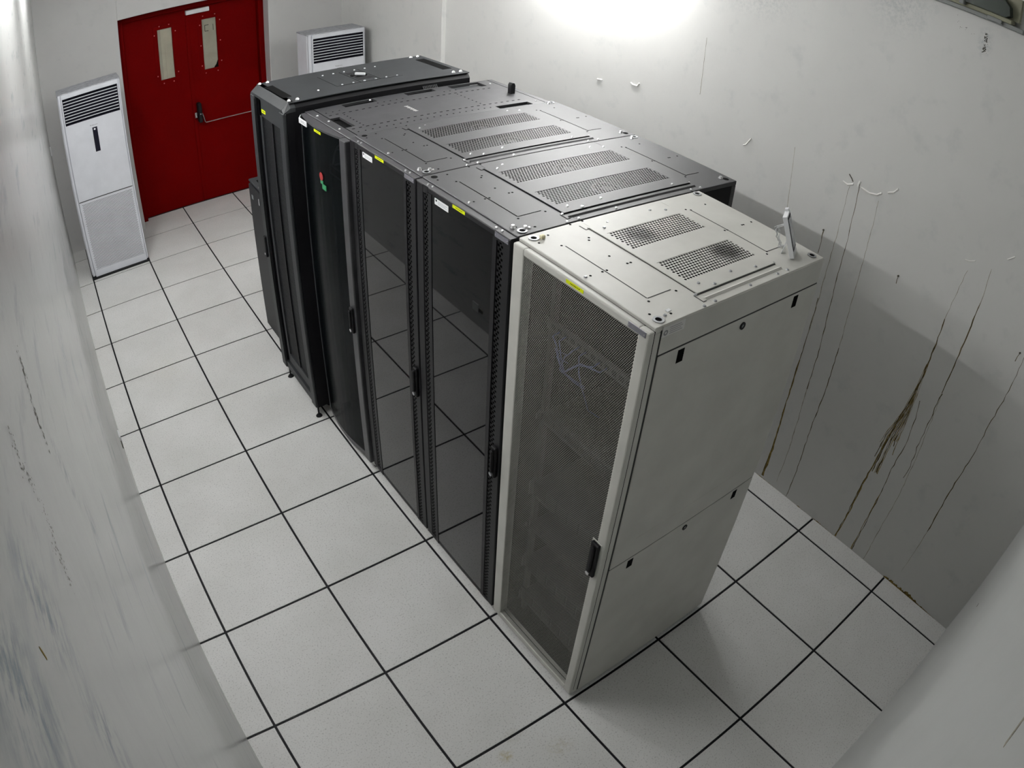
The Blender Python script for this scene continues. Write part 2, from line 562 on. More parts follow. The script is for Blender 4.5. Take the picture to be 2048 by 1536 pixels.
lf = part('door_leaf', leaf(0.776, 1.470, 1.146, 1.302, 1.494, 2.050, YD), M['red'], door)
rl = part('door_leaf', leaf(1.474, 2.232, 1.630, 1.786, 1.494, 2.058, YD), M['red'], door)
part('astragal', MB().box(1.455, 1.492, YD - .008, YD + .004, .02, 2.14, .002), M['red'], rl)
pl = part('pane', MB().box(1.140, 1.308, YD + .018, YD + .024, 1.488, 2.056), M['pane'], lf)
part('curtain_fold', MB().box(1.176, 1.181, YD + .0165, YD + .018, 1.494, 2.05).box(1.218, 1.221, YD + .0165, YD + .018, 1.494, 1.86)
     .box(1.150, 1.176, YD + .017, YD + .018, 1.494, 2.05), M['paper'], lf)
part('pane', MB().box(1.624, 1.792, YD + .018, YD + .024, 1.488, 2.064), M['void'], rl)
part('paper_sheet', MB().prism([(1.630, 1.494), (1.738, 1.494), (1.748, 1.512), (1.762, 1.525), (1.774, 1.552), (1.786, 1.578), (1.786, 2.058), (1.630, 2.058)],
                               'y', YD + .0155, YD + .0175), M['paper'], rl)
part('marker_lettering', MB().box(1.662, 1.667, YD + .014, YD + .0155, 1.918, 1.988).box(1.666, 1.707, YD + .014, YD + .0155, 1.982, 1.988)
     .box(1.666, 1.704, YD + .014, YD + .0155, 1.916, 1.922).box(1.753, 1.758, YD + .014, YD + .0155, 1.916, 1.984), M['ink'], rl)
RS = MB().cyl((0, 0, 0), (0, -1, 0), 0.007, 0.004, 8, .005).mesh('screw', M['red_screw'], (0, 0, 0))
for (x, z) in ((1.17, 2.087), (1.275, 2.087), (1.340, 2.002), (1.112, 1.999), (1.113, 1.548), (1.340, 1.548), (1.173, 1.457), (1.282, 1.455)):
    inst('screw', RS, lf, (x, YD - .004, z))
for (x, z) in ((1.644, 2.094), (1.776, 2.094), (1.826, 2.02), (1.606, 2.0), (1.606, 1.77), (1.822, 1.79), (1.822, 1.56), (1.604, 1.545), (1.640, 1.457), (1.775, 1.457)):
    inst('screw', RS, rl, (x, YD - .004, z))
part('door_magnet', MB().box(1.456, 1.708, 1.645, 1.70, 2.148, 2.195, .003), M['white'], rl, 'white block at the top of the meeting edge')
lb = part('latch_box', MB().box(1.500, 1.542, 1.615, 1.70, 0.935, 1.155, .008), M['black'], rl)
part('strike', MB().box(1.468, 1.492, 1.66, 1.70, .99, 1.05, .003).box(1.478, 1.486, 1.652, 1.66, 1.005, 1.035), M['chrome'], rl)
part('keyhole', MB().cyl((1.521, 1.615, 1.035), (0, -1, 0), .008, .004, 10), M['chrome'], rl)
part('push_bar', MB().tube([(1.542, 1.63, 1.035), (1.548, 1.60, 1.0), (1.556, 1.585, .945), (1.566, 1.58, .938), (2.13, 1.58, .938), (2.15, 1.60, .95), (2.155, 1.70, 1.0)], .0065, 8),
     M['push'], rl, 'slim steel panic push bar')
# black strip under the leaves, standing in for the shade in the door gap
part('sill_gap_shade', MB().box(DX0, DX1, 1.70, 1.80, -0.005, 0.006), M['black'], door)

# ------------------------------------------------------------------ lamps (wall battens above the frame)
def batten(x, sgn, y0, y1, z, mt, label):
    t = thing('fluorescent_batten', label, 'lamp', (x, (y0 + y1) / 2, z))
    part('housing', MB().box(x, x + sgn * .085, y0 - .03, y1 + .03, z - .03, z + .03, .006), M['white'], t)
    for y in (y0 - .012, y1 + .012):
        part('lamp_holder', MB().box(x + sgn * .085, x + sgn * .145, y - .012, y + .012, z - .02, z + .02, .004), M['white'], t)
    part('tube', MB().cyl((x + sgn * .125, y0, z), (0, 1, 0), .014, y1 - y0, 12), mt, t, 'lit white tube', smooth=False)
    return t


batten(XL, 1, -1.75, -0.55, 3.22, M['tube_left'], 'lit tube batten high on the wall opposite the rack doors')
batten(XL, 1, -3.80, -2.60, 3.22, M['tube_near'], 'lit tube batten high on the wall opposite the light grey rack')
batten(XR, -1, -3.00, -1.80, 2.92, M['tube_right'], 'lit tube batten high on the wall behind the racks')

# ------------------------------------------------------------------ server racks (common parts)
ZT = 2.025


def rack_top(t, x0, x1, y0, mat, mgrille, gx1, fans, px1, grey):
    """Roof: panel, raised fan plate with two grilles, knock-out seams, screws, holes, eyes. y0 = its +y side."""
    Y = lambda u: y0 - u
    z = ZT
    cav0, cav1 = 1.50, gx1 + .012
    mb = MB().box(x0, cav0, Y(.0), Y(.598), z - .02, z, .002).box(cav1, x1, Y(0), Y(.598), z - .02, z, .002)
    mb.box(cav0 - .002, cav1 + .002, Y(0), Y(.10), z - .02, z, .002).box(cav0 - .002, cav1 + .002, Y(.49), Y(.598), z - .02, z, .002)
    part('roof_panel', mb, mat, t)
    # raised fan plate round the two grilles
    a0, a1 = 1.487, px1
    g = ((.121, .243), (.345, .467))
    zp0, zp1 = z, z + .004
    mb = MB().box(a0, 1.511, Y(.060), Y(.535), zp0, zp1).box(gx1, a1, Y(.060), Y(.535), zp0, zp1)
    for u0, u1 in ((.060, g[0][0]), (g[0][1], g[1][0]), (g[1][1], .535)):
        mb.box(1.511, gx1, Y(u0), Y(u1), zp0, zp1)
    fp = part('fan_plate', mb, mat, t)
    for (u0, u1) in g:
        s = sheet(MB(), (1.511, Y(u1), zp1 - .0008), (1, 0, 0), (0, 1, 0), gx1 - 1.511, u1 - u0, .0125, .0122, .0102, .0100, 'hex', True)
        psheet('grille', s, mgrille, fp)
    part('fan_well', MB().box(cav0, cav1, Y(.10), Y(.49), z - .12, z - .115).box(cav0, cav0 + .004, Y(.10), Y(.49), z - .12, z - .0006).box(cav1 - .004, cav1, Y(.10), Y(.49), z - .12, z - .0006)
         .box(cav0, cav1, Y(.10), Y(.104), z - .12, z - .0006).box(cav0, cav1, Y(.486), Y(.49), z - .12, z - .0006), M['void'], t)
    for (fx, fy) in fans:
        f = MB().ring((fx, fy, z - .045), (0, 0, 1), .052, .060, .03, 20).cyl((fx, fy, z - .035), (0, 0, 1), .022, .02, 14)
        for k in range(7):
            a = k * 2 * math.pi / 7
            d, e = V((math.cos(a), math.sin(a), 0)), V((-math.sin(a), math.cos(a), 0))
            c = V((fx, fy, z - .03))
            f.add([c + d * .02, c + d * .05, c + d * .05 + e * .025 + V((0, 0, .012)), c + d * .02 + e * .012 + V((0, 0, .012))], [(0, 1, 2, 3)])
        part('fan', f, M['joint'], t)
    # shadow gaps and seams
    sm = MB().box(a0 - .003, a0, Y(.055), Y(.540), z, z + .0012).box(a0, a1 - .002, Y(.535), Y(.540), z, z + .0012)
    sm.box(1.336, 1.339, Y(.120), Y(.475), z, z + .0008).box(1.339, 1.435, Y(.475), Y(.478), z, z + .0008)
    bx = x1 - .183
    sm.box(bx, bx + .003, Y(.115), Y(.465), z, z + .0008).box(bx + .003, bx + .085, Y(.465), Y(.468), z, z + .0008)
    sm.box(1.470, 1.473, Y(.535), Y(.572), z, z + .0008).box(1.470, 1.485, Y(.572), Y(.575), z, z + .0008)
    sm.box(1.470, 1.473, Y(.030), Y(.062), z, z + .0008).box(1.470, 1.487, Y(.062), Y(.065), z, z + .0008)
    part('seam', sm, M['grey_dark'] if grey else M['void'], t)
    part('rib', MB().prism([(Y(.572), z), (Y(.564), z + .005), (Y(.556), z)], 'x', 1.488, px1 - .005), mat, t)
    scr = SCREW_GREY if grey else SCREW
    for (x, u) in ((1.576, .055), (px1 - .10, .048), (1.579, .525), (px1 - .09, .519), (1.690, .498), (1.535, .497), (1.531, .086), (px1 - .05, .078),
                   (1.508, .588), (1.456, .590), (px1 + .008, .583), (px1 - .05, .583), (1.686, .583), (1.318, .565), (1.263, .299), (px1, .53), (1.48, .535)):
        zz = z + .004 if a0 < x < a1 and .06 < u < .535 else z
        inst('screw', scr, t, (x, Y(u), zz))
    for (x, u) in ((1.442, .111), (1.430, .125), (1.329, .111), (1.346, .300), (1.328, .300), (1.414, .237), (1.431, .299), (1.445, .300), (1.281, .300),
                   (1.330, .490), (1.445, .489), (1.284, .539), (1.340, .567), (1.338, .033), (1.279, .062), (bx - .012, .103), (bx + .003, .115),
                   (bx - .012, .289), (bx + .001, .291), (bx + .091, .288), (bx + .10, .289), (bx + .15, .287), (bx + .003, .466), (bx - .012, .478), (bx + .10, .103), (1.506, .006), (1.452, .007)):
        inst('screw_hole', HOLE, t, (x, Y(u), z))
    for (x, u) in ((1.284, .029), (1.285, .572), (x1 - .034, .020), (x1 - .034, .565)):
        inst('lifting_hole', EYE_DARK, t, (x, Y(u), z))
        if grey or (u < .1) != (x < 1.5):
            inst('lifting_eye', EYE, t, (x, Y(u), z + .0008))
    if not grey:
        for (x, u) in ((1.306, .560), (1.275, .535), (x1 - .06, .030), (x1 - .05, .548)):
            inst('bolt', BOLT, t, (x, Y(u), z))


def rack_shell(t, x0, x1, y0, mat, side_near=True):
    """Posts, floor frame, rear, far side, inside lining."""
    Y = lambda u: y0 - u
    mb = MB()
    for (xa, xb) in ((x0, x0 + .028), (x1 - .03, x1)):
        for (ua, ub) in ((0, .045), (.553, .598)):
            mb.box(xa, xb, Y(ua), Y(ub), .035, ZT - .02, .002)
    mb.box(x0, x1, Y(0), Y(.598), .030, .060, .002)
    part('frame', mb, mat, t)
    part('rear_panel', MB().box(x1 - .012, x1 - .004, Y(.04), Y(.558), .06, ZT - .02), mat, t)
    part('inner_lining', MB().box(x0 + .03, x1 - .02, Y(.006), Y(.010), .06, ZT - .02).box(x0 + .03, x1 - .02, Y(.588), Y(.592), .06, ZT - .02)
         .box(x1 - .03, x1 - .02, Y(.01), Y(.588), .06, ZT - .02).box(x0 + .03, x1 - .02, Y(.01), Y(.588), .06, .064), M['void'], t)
    for (x, u) in ((x0 + .03, .03), (x0 + .03, .568), (x1 - .05, .03), (x1 - .05, .568)):
        part('levelling_foot', MB().cyl((x, Y(u), 0), (0, 0, 1), .022, .008, 12, .018).cyl((x, Y(u), .008), (0, 0, 1), .006, .024, 8), M['steel'], t)
    for u in (.075, .505):
        part('mounting_rail', MB().box(x0 + .09, x0 + .115, Y(u), Y(u + .018), .06, ZT - .03), M['server'], t)


def door_handle(t, x, y, z0, z1, plate_w, lock, plate=None):
    hd = part('door_handle', MB().box(x - .014, x, y + plate_w / 2, y - plate_w / 2, z0, z1, .004), M['black'], t)
    part('grip', MB().box(x - .024, x - .012, y + .008, y - .008, z0 + .03, z1 - .012, .004), M['black'], hd)
    part('lock_button', MB().cyl((x - .012, y + .002, z0 + .018), (-1, 0, 0), .009, .010, 12), M[lock], hd)
    if plate:
        part('handle_rim', MB().frame('x', x - .002, x + .001, y - plate_w / 2 - .004, y + plate_w / 2 + .004, z0 + .01, z1 + .004, .004, .004, .004, .004), M[plate], hd)


def white_sticker(t, x, ya, yb, z0, z1, mat='sticker'):
    s = part('label_sticker', MB().box(x - .0012, x, ya, yb, z0, z1), M[mat], t, 'small white printed label')
    h, wd = z1 - z0, yb - ya
    mb = MB().box(x - .0016, x - .0012, ya + wd * .08, ya + wd * .17, z0 + h * .55, z0 + h * .85)
    part('logo', mb, M['ink'], s)
    mb = MB()
    for k in range(3):
        mb.box(x - .0016, x - .0012, ya + wd * .25, ya + wd * (.92 - .1 * (k % 2)), z0 + h * (.25 + .2 * k), z0 + h * (.29 + .2 * k))
    part('print_line', mb, M['grey_ink'], s)


def yellow_sticker(t, x, ya, yb, z0, z1):
    s = part('yellow_label', MB().box(x - .0012, x, ya, yb, z0, z1), M['yellow'], t, 'fluorescent yellow tape label')
    h, wd = z1 - z0, yb - ya
    mb = MB()
    rng = random.Random(3)
    k = .25
    while k < .75:
        ww = rng.uniform(.03, .06)
        mb.box(x - .0015, x - .0012, ya + wd * k, ya + wd * (k + ww), z0 + h * .38, z0 + h * .62)
        k += ww + .03
    part('print_line', mb, M['ink'], s)


def nameplate(t, x, ya, yb, z0, z1):
    s = part('nameplate', MB().box(x - .002, x, ya, yb, z0, z1), M['plate'], t)
    wd, h = yb - ya, z1 - z0
    part('rivet', MB().cyl((x - .002, ya + wd * .07, z0 + h * .5), (-1, 0, 0), .003, .0015, 8).cyl((x - .002, ya + wd * .93, z0 + h * .5), (-1, 0, 0), .003, .0015, 8), M['chrome'], s)
    mb = MB()
    for k in range(5):
        mb.box(x - .0023, x - .002, ya + wd * (.28 + .09 * k), ya + wd * (.33 + .09 * k), z0 + h * .4, z0 + h * .65)
    part('engraving', mb, M['grey_ink'], s)


# ------------------------------------------------------------------ the light grey rack
GX0, GX1, GY = 1.249, 2.115, -4.190
gr = thing('server_rack', 'light grey server rack with perforated front door, standing at the near end of the row', 'rack', ((GX0 + GX1) / 2, GY - .3, 0), 'server racks in one row')
rack_shell(gr, GX0, GX1, GY, M['grey'])
rack_top(gr, GX0, GX1, GY, M['grey'], M['grey_grille'], 1.868, ((1.607, -4.364), (1.788, -4.589)), 1.887, True)
ysd = GY - .600
part('side_cap', MB().box(1.277, GX1 - .001, ysd, ysd + .012, 1.928, ZT - .003, .001), M['grey'], gr)
for (z0, z1, lz, kz) in ((.979, 1.922, 1.868, 1.893), (.034, .973, .918, .944)):
    sp = part('side_panel', MB().box(1.279, GX1 - .002, ysd - .001, ysd + .012, z0, z1, .0015), M['grey'], gr)
    for x in (1.363, 1.960) if z0 > .5 else (1.373, 1.980):
        part('latch_slot', MB().box(x, x + .028, ysd - .0018, ysd, lz, lz + .046), M['void'], sp)
    part('panel_lock', MB().ring((1.670 if z0 > .5 else 1.685, ysd - .001, kz), (0, -1, 0), .006, .0135, .003, 18), M['black'], sp)
    part('lock_core', MB().cyl((1.670 if z0 > .5 else 1.685, ysd - .001, kz), (0, -1, 0), .007, .002, 14).box(1.668 if z0 > .5 else 1.683, 1.672 if z0 > .5 else 1.687, ysd - .0035, ysd - .002, kz - .005, kz + .005),
         M['steel'], sp)
part('panel_crease', MB().prism([(ysd - .001, 1.084), (ysd - .0022, 1.087), (ysd - .001, 1.090)], 'x', 1.385, 2.035), M['grey'], gr)
part('side_gap', MB().box(1.276, GX1 - .004, ysd + .001, ysd + .011, .97, .984).box(1.276, GX1 - .004, ysd + .001, ysd + .011, 1.918, 1.932).box(1.272, 1.282, ysd + .001, ysd + .011, .04, 2.01), M['grey_dark'], gr)
part('base_rail', MB().box(1.232, 1.262, GY - .002, GY - .596, .028, .058, .004), M['grey'], gr)
# side label
s = part('label_sticker', MB().box(1.276, 1.367, ysd - .001, ysd, 1.986, 2.019), M['silver_label'], gr, 'pale printed label on the side')
part('logo', MB().ring((1.290, ysd - .001, 1.999), (0, -1, 0), .004, .009, .0004, 12), M['grey_ink'], s)
mb = MB()
for k in range(4):
    mb.box(1.305, 1.358 - .006 * (k % 2), ysd - .0014, ysd - .001, 1.991 + .0065 * k, 1.9925 + .0065 * k)
part('print_line', mb, M['grey_ink'], s)
# door
gd = part('door', MB().box(1.222, 1.246, GY - .006, GY - .062, .062, 2.018, .005, 2).box(1.222, 1.246, GY - .562, GY - .602, .062, 2.018, .005, 2)
          .box(1.222, 1.246, GY - .06, GY - .564, .062, .090, .003).box(1.222, 1.246, GY - .06, GY - .564, 1.993, 2.018, .005, 2), M['grey'], gr)
psheet('perforated_sheet', sheet(MB(), (1.227, GY - .562, .088), (0, 1, 0), (0, 0, 1), .502, 1.907, .0070, .0061, .0065, .0063), M['grey_mesh'], gd)
part('door_gap_shade', MB().frame('x', 1.2445, 1.2495, GY - .5988, GY - .005, .066, 2.014, .03, .03, .02, .02), M['void'], gr)  # black frame added to paint the shade of the gap behind the door
nameplate(gd, 1.222, GY - .524, GY - .591, 2.0, 2.0165)
yellow_sticker(gd, 1.222, GY - .264, GY - .340, 2.003, 2.0145)
door_handle(gd, 1.222, GY - .566, .968, 1.146, .040, 'chrome', 'grey')
gd['label'] = 'light grey steel door with a fine perforated field'

# ------------------------------------------------------------------ the two black glass-door racks
BX1 = 2.372


def glass_rack(y0, label):
    Y = lambda u: y0 - u
    t = thing('server_rack', label, 'rack', ((1.249 + BX1) / 2, y0 - .3, 0), 'server racks in one row')
    rack_shell(t, 1.249, BX1, y0, M['rack'])
    part('side_panel', MB().box(1.277, BX1 - .002, Y(.588), Y(.597), .035, ZT - .021), M['ups_side'], t)
    part('side_panel', MB().box(1.277, BX1 - .002, Y(.001), Y(.006), .035, ZT - .021), M['ups_side'], t)
    rack_top(t, 1.249, BX1, y0, M['rack'], M['rack_grille'], 2.092, ((1.81, y0 - .181), (1.81, y0 - .404)), 2.140, False)
    part('base_rail', MB().box(1.234, 1.262, Y(.002), Y(.596), .028, .058, .004), M['silver_label'], t, 'pale grey base rail')
    d = part('door', MB().box(1.222, 1.246, Y(.004), Y(.052), .062, 2.018, .003).box(1.222, 1.246, Y(.088), Y(.113), .062, 1.996).box(1.222, 1.246, Y(.053), Y(.087), .062, .090)
             .box(1.222, 1.246, Y(.053), Y(.087), 1.988, 2.018).box(1.222, 1.246, Y(.500), Y(.522), .062, 1.996).box(1.222, 1.246, Y(.557), Y(.597), .062, 2.018, .003)
             .box(1.222, 1.246, Y(.521), Y(.558), .062, .080).box(1.222, 1.246, Y(.521), Y(.558), 1.988, 2.018)
             .box(1.222, 1.246, Y(.086), Y(.524), 1.996, 2.018, .003).box(1.224, 1.246, Y(.112), Y(.501), .062, .092), M['rack_door'], t)
    part('top_trim', MB().box(1.221, 1.247, Y(.004), Y(.597), 2.018, 2.021, .001), M['rack'], d)
    for (u0, u1, z0, z1) in ((.0525, .0875, .089, 1.989), (.5215, .5575, .079, 1.989)):
        psheet('vent_strip', sheet(MB(), (1.226, Y(u1), z0), (0, 1, 0), (0, 0, 1), u1 - u0, z1 - z0, (u1 - u0) / 2.5, .0118, .0112, .0092, 'rect', True), M['rack_door'], d)
    part('vent_backing', MB().box(1.236, 1.240, Y(.05), Y(.09), .08, 1.99).box(1.236, 1.240, Y(.52), Y(.56), .08, 1.99), M['void'], d)
    part('glass', MB().box(1.223, 1.2275, Y(.113), Y(.500), .092, 1.997), M['glass'], d, 'dark tinted glass pane')
    part('glass_edge', MB().box(1.221, 1.224, Y(.108), Y(.114), .062, 1.996), M['black'], d)
    for (u0, u1) in ((.085, .112), (.515, .545)):
        part('door_pin', MB().cyl((1.231, Y(u0 - .010), 2.021), (0, 0, 1), .0055, .004, 8, .004).cyl((1.234, Y(u1 - .010), 2.021), (0, 0, 1), .0055, .004, 8, .004), M['chrome'], d)
    nameplate(d, 1.222, Y(.514), Y(.588), 1.998, 2.016)
    door_handle(d, 1.222, Y(.572), .968, 1.128, .030, 'steel')
    white_sticker(d, 1.222, Y(.138), Y(.231), 1.970, 1.9945)
    yellow_sticker(d, 1.222, Y(.258), Y(.336), 2.0015, 2.0135)
    return t


b2 = glass_rack(-3.586, 'black server rack with a tinted glass door, beside the light grey rack')
b3 = copy_tree(b2, None, (0, .602, 0))
b3['label'] = 'black server rack with a tinted glass door, beside the rack with the dotted top'

# ------------------------------------------------------------------ the older black rack with the dotted top
Y4, Z4 = -2.386, 2.003
K4 = 1.0267
o4 = thing('server_rack', 'black server rack with rows of small slots in its top and a smoked bowed door', 'rack', (1.82, Y4 - .3, 0), 'server racks in one row')
mb = MB()
for (xa, xb) in ((1.245, 1.285), (2.36, 2.395)):
    for (ua, ub) in ((0, .04), (.558, .598)):
        mb.box(xa, xb, Y4 - ua, Y4 - ub, .03, Z4 - .015, .002)
mb.box(1.245, 2.395, Y4, Y4 - .598, .028, .065, .003).box(2.388, 2.395, Y4, Y4 - .598, .06, Z4 - .02)
part('frame', mb, M['rack_old'], o4)
part('side_panel', MB().box(1.285, 2.39, Y4 - .001, Y4 - .008, .06, Z4 - .02).box(1.285, 2.39, Y4 - .590, Y4 - .597, .06, Z4 - .02), M['ups_side'], o4)
part('front_strip', MB().box(1.240, 1.288, Y4, Y4 - .598, Z4 - .02, Z4, .002), M['rack_old'], o4)
# roof with the rectangular cable slots cut out
fx = lambda x: x * K4
rects = [(1.290, 1.343, -2.602, -2.788), (fx(1.402), fx(1.580), -2.402, -2.460), (fx(1.761), fx(1.932), -2.402, -2.452), (fx(2.030), fx(2.226), -2.402, -2.496), (fx(2.024), fx(2.223), -2.876, -2.935)]
xcut = sorted({1.290, 2.395} | {v for r in rects for v in r[:2]})
mb = MB()
for xa, xb in zip(xcut, xcut[1:]):
    segs = sorted([(r[3], r[2]) for r in rects if r[0] <= (xa + xb) / 2 <= r[1]])
    y = Y4 - .598
    for lo, hi in segs:
        mb.box(xa, xb, y, lo, Z4 - .012, Z4)
        y = hi
    mb.box(xa, xb, y, Y4, Z4 - .012, Z4)
roof = part('roof_panel', mb, M['rack_old'], o4)
for i, r in enumerate(rects):
    part('slot_cover', MB().box(r[0], r[1], r[3], r[2], Z4 - .022, Z4 - .014), M['void'] if i < 3 else M['ups'], roof)
DASH = MB().box(-.0075, .0075, -.0035, .0035, 0, .0006).mesh('slot_hole', M['void'], (0, 0, 0))
DOT = MB().cyl((0, 0, 0), (0, 0, 1), .0045, .0006, 8).mesh('slot_hole', M['void'], (0, 0, 0))
yc = -2.686
for k in range(27):
    x = 1.316 + .0365 * k
    for dy in (.137, -.139):
        inst('slot_hole', DASH, roof, (x, yc + dy, Z4))
    if k < 22:
        inst('slot_hole', DOT, roof, (x, yc - .195, Z4))
        if not 2 < k < 8 and not 12 < k < 19:
            inst('slot_hole', DOT, roof, (x, yc + .193, Z4))
for k in range(7):
    inst('slot_hole', DOT, roof, (1.379, yc + .106 - .0365 * k, Z4))
    inst('slot_hole', DOT, roof, (2.043, yc + .112 - .0365 * k, Z4))
mb = MB()
for k in range(11):
    mb.box(1.686 + .004 * (k % 3), 1.708 - .003 * (k % 2), yc + .052 - .0105 * k, yc + .047 - .0105 * k, Z4, Z4 + .0005)
part('printed_mark', mb, M['silver_label'], roof, 'row of pale printed characters')
part('seam', MB().box(1.288, 1.291, Y4, Y4 - .598, Z4 - .001, Z4 + .0006).box(2.36, 2.363, Y4, Y4 - .598, Z4 - .001, Z4 + .0006), M['void'], roof)
for (x, u) in ((1.27, .25), (1.262, .12), (1.262, .40), (1.60, .03), (2.33, .08), (2.33, .5)):
    inst('screw', SCREW, o4, (x, Y4 - u, Z4))
# bowed door
arc = [(1.216 - .028 * math.sin(math.pi * k / 10), -2.400 - .0505 * k) for k in range(11)]
dz0, dz1 = .060, 1.996
d4 = part('door', MB().box(1.205, 1.238, -2.905, -2.972, dz0, dz1 + .004, .006, 2).box(1.214, 1.238, -2.392, -2.408, dz0, dz1, .003)
          .prism(arc + [(1.236, -2.905), (1.236, -2.400)], 'z', dz1 - .006, dz1 + .004).prism(arc + [(1.236, -2.905), (1.236, -2.400)], 'z', dz0, dz0 + .03), M['rack_old'], o4)
part('smoked_panel', MB().prism(arc + [(x + .004, y) for x, y in arc[::-1]], 'z', dz0 + .03, dz1 - .006), M['plexi'], d4, 'dark smoked plastic panel, bowed outward', smooth=False)
lab = part('label_sticker', MB().box(1.186, 1.190, -2.440, -2.545, 1.968, 1.995).prism([(1.1875, -2.440), (1.212, -2.395), (1.214, -2.397), (1.190, -2.442)], 'z', 1.968, 1.995), M['sticker'], d4, 'white label bent round the door edge')
part('print_line', MB().box(1.1855, 1.186, -2.47, -2.53, 1.977, 1.979).box(1.1855, 1.186, -2.47, -2.52, 1.984, 1.986), M['grey_ink'], lab)
yellow_sticker(d4, 1.187, -2.648, -2.732, 1.974, 1.987)
st = part('round_sticker', MB().cyl((1.1875, -2.705, 1.752), (-1, 0, 0), .022, .001, 14), M['red_sticker'], d4, 'faded red and green stickers')
part('green_sticker', MB().box(1.1865, 1.190, -2.712, -2.758, 1.690, 1.716).box(1.1865, 1.190, -2.692, -2.722, 1.714, 1.732), M['green'], st)
door_handle(d4, 1.205, -2.938, .966, 1.118, .030, 'chrome')
part('inner_lining', MB().box(1.30, 2.38, -2.396, -2.400, .07, 1.98).box(1.30, 2.38, -2.97, -2.974, .07, 1.98).box(2.36, 2.37, -2.40, -2.97, .07, 1.98), M['void'], o4)
part('base_rail', MB().box(1.232, 1.262, Y4 - .004, Y4 - .594, .028, .056, .004), M['silver_label'], o4, 'pale grey base rail')
for (x, u) in ((1.262, .03), (1.262, .56)):
    part('levelling_foot', MB().cyl((x, Y4 - u, 0), (0, 0, 1), .022, .008, 12, .018).cyl((x, Y4 - u, .008), (0, 0, 1), .006, .024, 8), M['black'], o4)
for (x, u) in ((2.33, .03), (2.33, .56)):
    part('levelling_foot', MB().cyl((x, Y4 - u, 0), (0, 0, 1), .022, .008, 12, .018).cyl((x, Y4 - u, .008), (0, 0, 1), .006, .024, 8), M['black'], o4)
for u in (.06, .505):
    part('mounting_rail', MB().box(1.340, 1.365, Y4 - u, Y4 - u - .03, .06, Z4 - .03), M['server'], o4)
solo('plastic_clip', MB().prism([(2.296, Z4), (2.322, Z4), (2.324, Z4 + .045), (2.318, Z4 + .06), (2.304, Z4 + .062), (2.296, Z4 + .05)], 'y', -2.712, -2.682), M['black'],
     'small black clip standing on the rear of the dotted rack top', 'clip', (2.31, -2.697, Z4))

# ------------------------------------------------------------------ servers and cables seen dimly behind the doors
def server(y0, z, hh, label, name='rack_server', bright=False):
    t = thing(name, label, 'server', (1.55, y0 - .3, z), 'equipment inside the racks')
    part('chassis', MB().box(1.339, 1.95, y0 - .097, y0 - .501, z, z + hh, .002), M['server'], t)
    part('bezel', MB().frame('x', 1.328, 1.3385, y0 - .522, y0 - .076, z, z + hh, .016, .016, .004, .004), M['steel'] if bright else M['server'], t)
    for k in range(6):
        part('drive_bay', MB().box(1.331, 1.339, y0 - .10 - .068 * k, y0 - .16 - .068 * k, z + .007, z + hh - .007, .002), M['black'], t)
    part('front_handle', MB().box(1.312, 1.328, y0 - .079, y0 - .087, z + .008, z + hh - .008, .002), M['server'], t)
    part('front_handle', MB().box(1.312, 1.328, y0 - .511, y0 - .519, z + .008, z + hh - .008, .002), M['server'], t)


for z, hh, lab in ((.16, .088, 'lowest'), (.42, .088, 'second lowest'), (.70, .044, 'slim middle'), (.90, .088, 'thick middle'), (1.30, .044, 'topmost')):
    server(GY, z, hh, lab + ' server seen through the perforated door of the light grey rack')
for z, lab in ((.22, 'lower'), (.62, 'upper')):
    server(-3.586, z, .088, lab + ' server behind the glass door beside the light grey rack')
server(Y4, 1.66, .05, 'server under loose cables behind the smoked bowed door', bright=True)
pp = thing('patch_panel', 'patch panel with blue cords high inside the light grey rack', 'patch panel', (1.35, GY - .3, 1.72))
part('panel_plate', MB().box(1.330, 1.3385, GY - .076, GY - .522, 1.70, 1.744), M['server'], pp)
for k in range(12):
    part('port', MB().box(1.328, 1.331, GY - .10 - .033 * k, GY - .118 - .033 * k, 1.712, 1.728), M['black'], pp)
rng = random.Random(11)
for k in (1, 2, 4, 5, 7, 8):
    ya = GY - .11 - .033 * k
    yb = GY - .15 - rng.uniform(0, .25)
    zb = 1.50 + rng.uniform(-.05, .1)
    zb += .08
    p = [(1.329, ya, 1.72), (1.300, ya, 1.715), (1.285, (ya * 2 + yb) / 3, 1.68 + rng.uniform(-.03, .03)), (1.282, (ya + 2 * yb) / 3, 1.63), (1.30, yb, zb), (1.325, yb - .03, zb - .02)]
    part('cord', MB().tube(p, .0026, 6), M['blue'] if k % 3 else M['pale_cord'], pp, 'blue network cord' if k % 3 else None)
for lab, pts in (('longest pale cable hanging behind the smoked bowed door', [(1.30, -2.80, 1.95), (1.262, -2.745, 1.90), (1.25, -2.735, 1.86), (1.255, -2.70, 1.80)]),
                 ('highest pale cable looped behind the smoked bowed door', [(1.28, -2.86, 1.94), (1.256, -2.80, 1.905), (1.252, -2.76, 1.895), (1.28, -2.75, 1.885)]),
                 ('lowest pale cable lying slack behind the smoked bowed door', [(1.28, -2.88, 1.86), (1.255, -2.80, 1.835), (1.26, -2.72, 1.80), (1.29, -2.70, 1.79)])):
    solo('loose_cable', MB().tube(pts, .005, 6), M['cable'], lab, 'cable', pts[0], 'cables behind the smoked door')

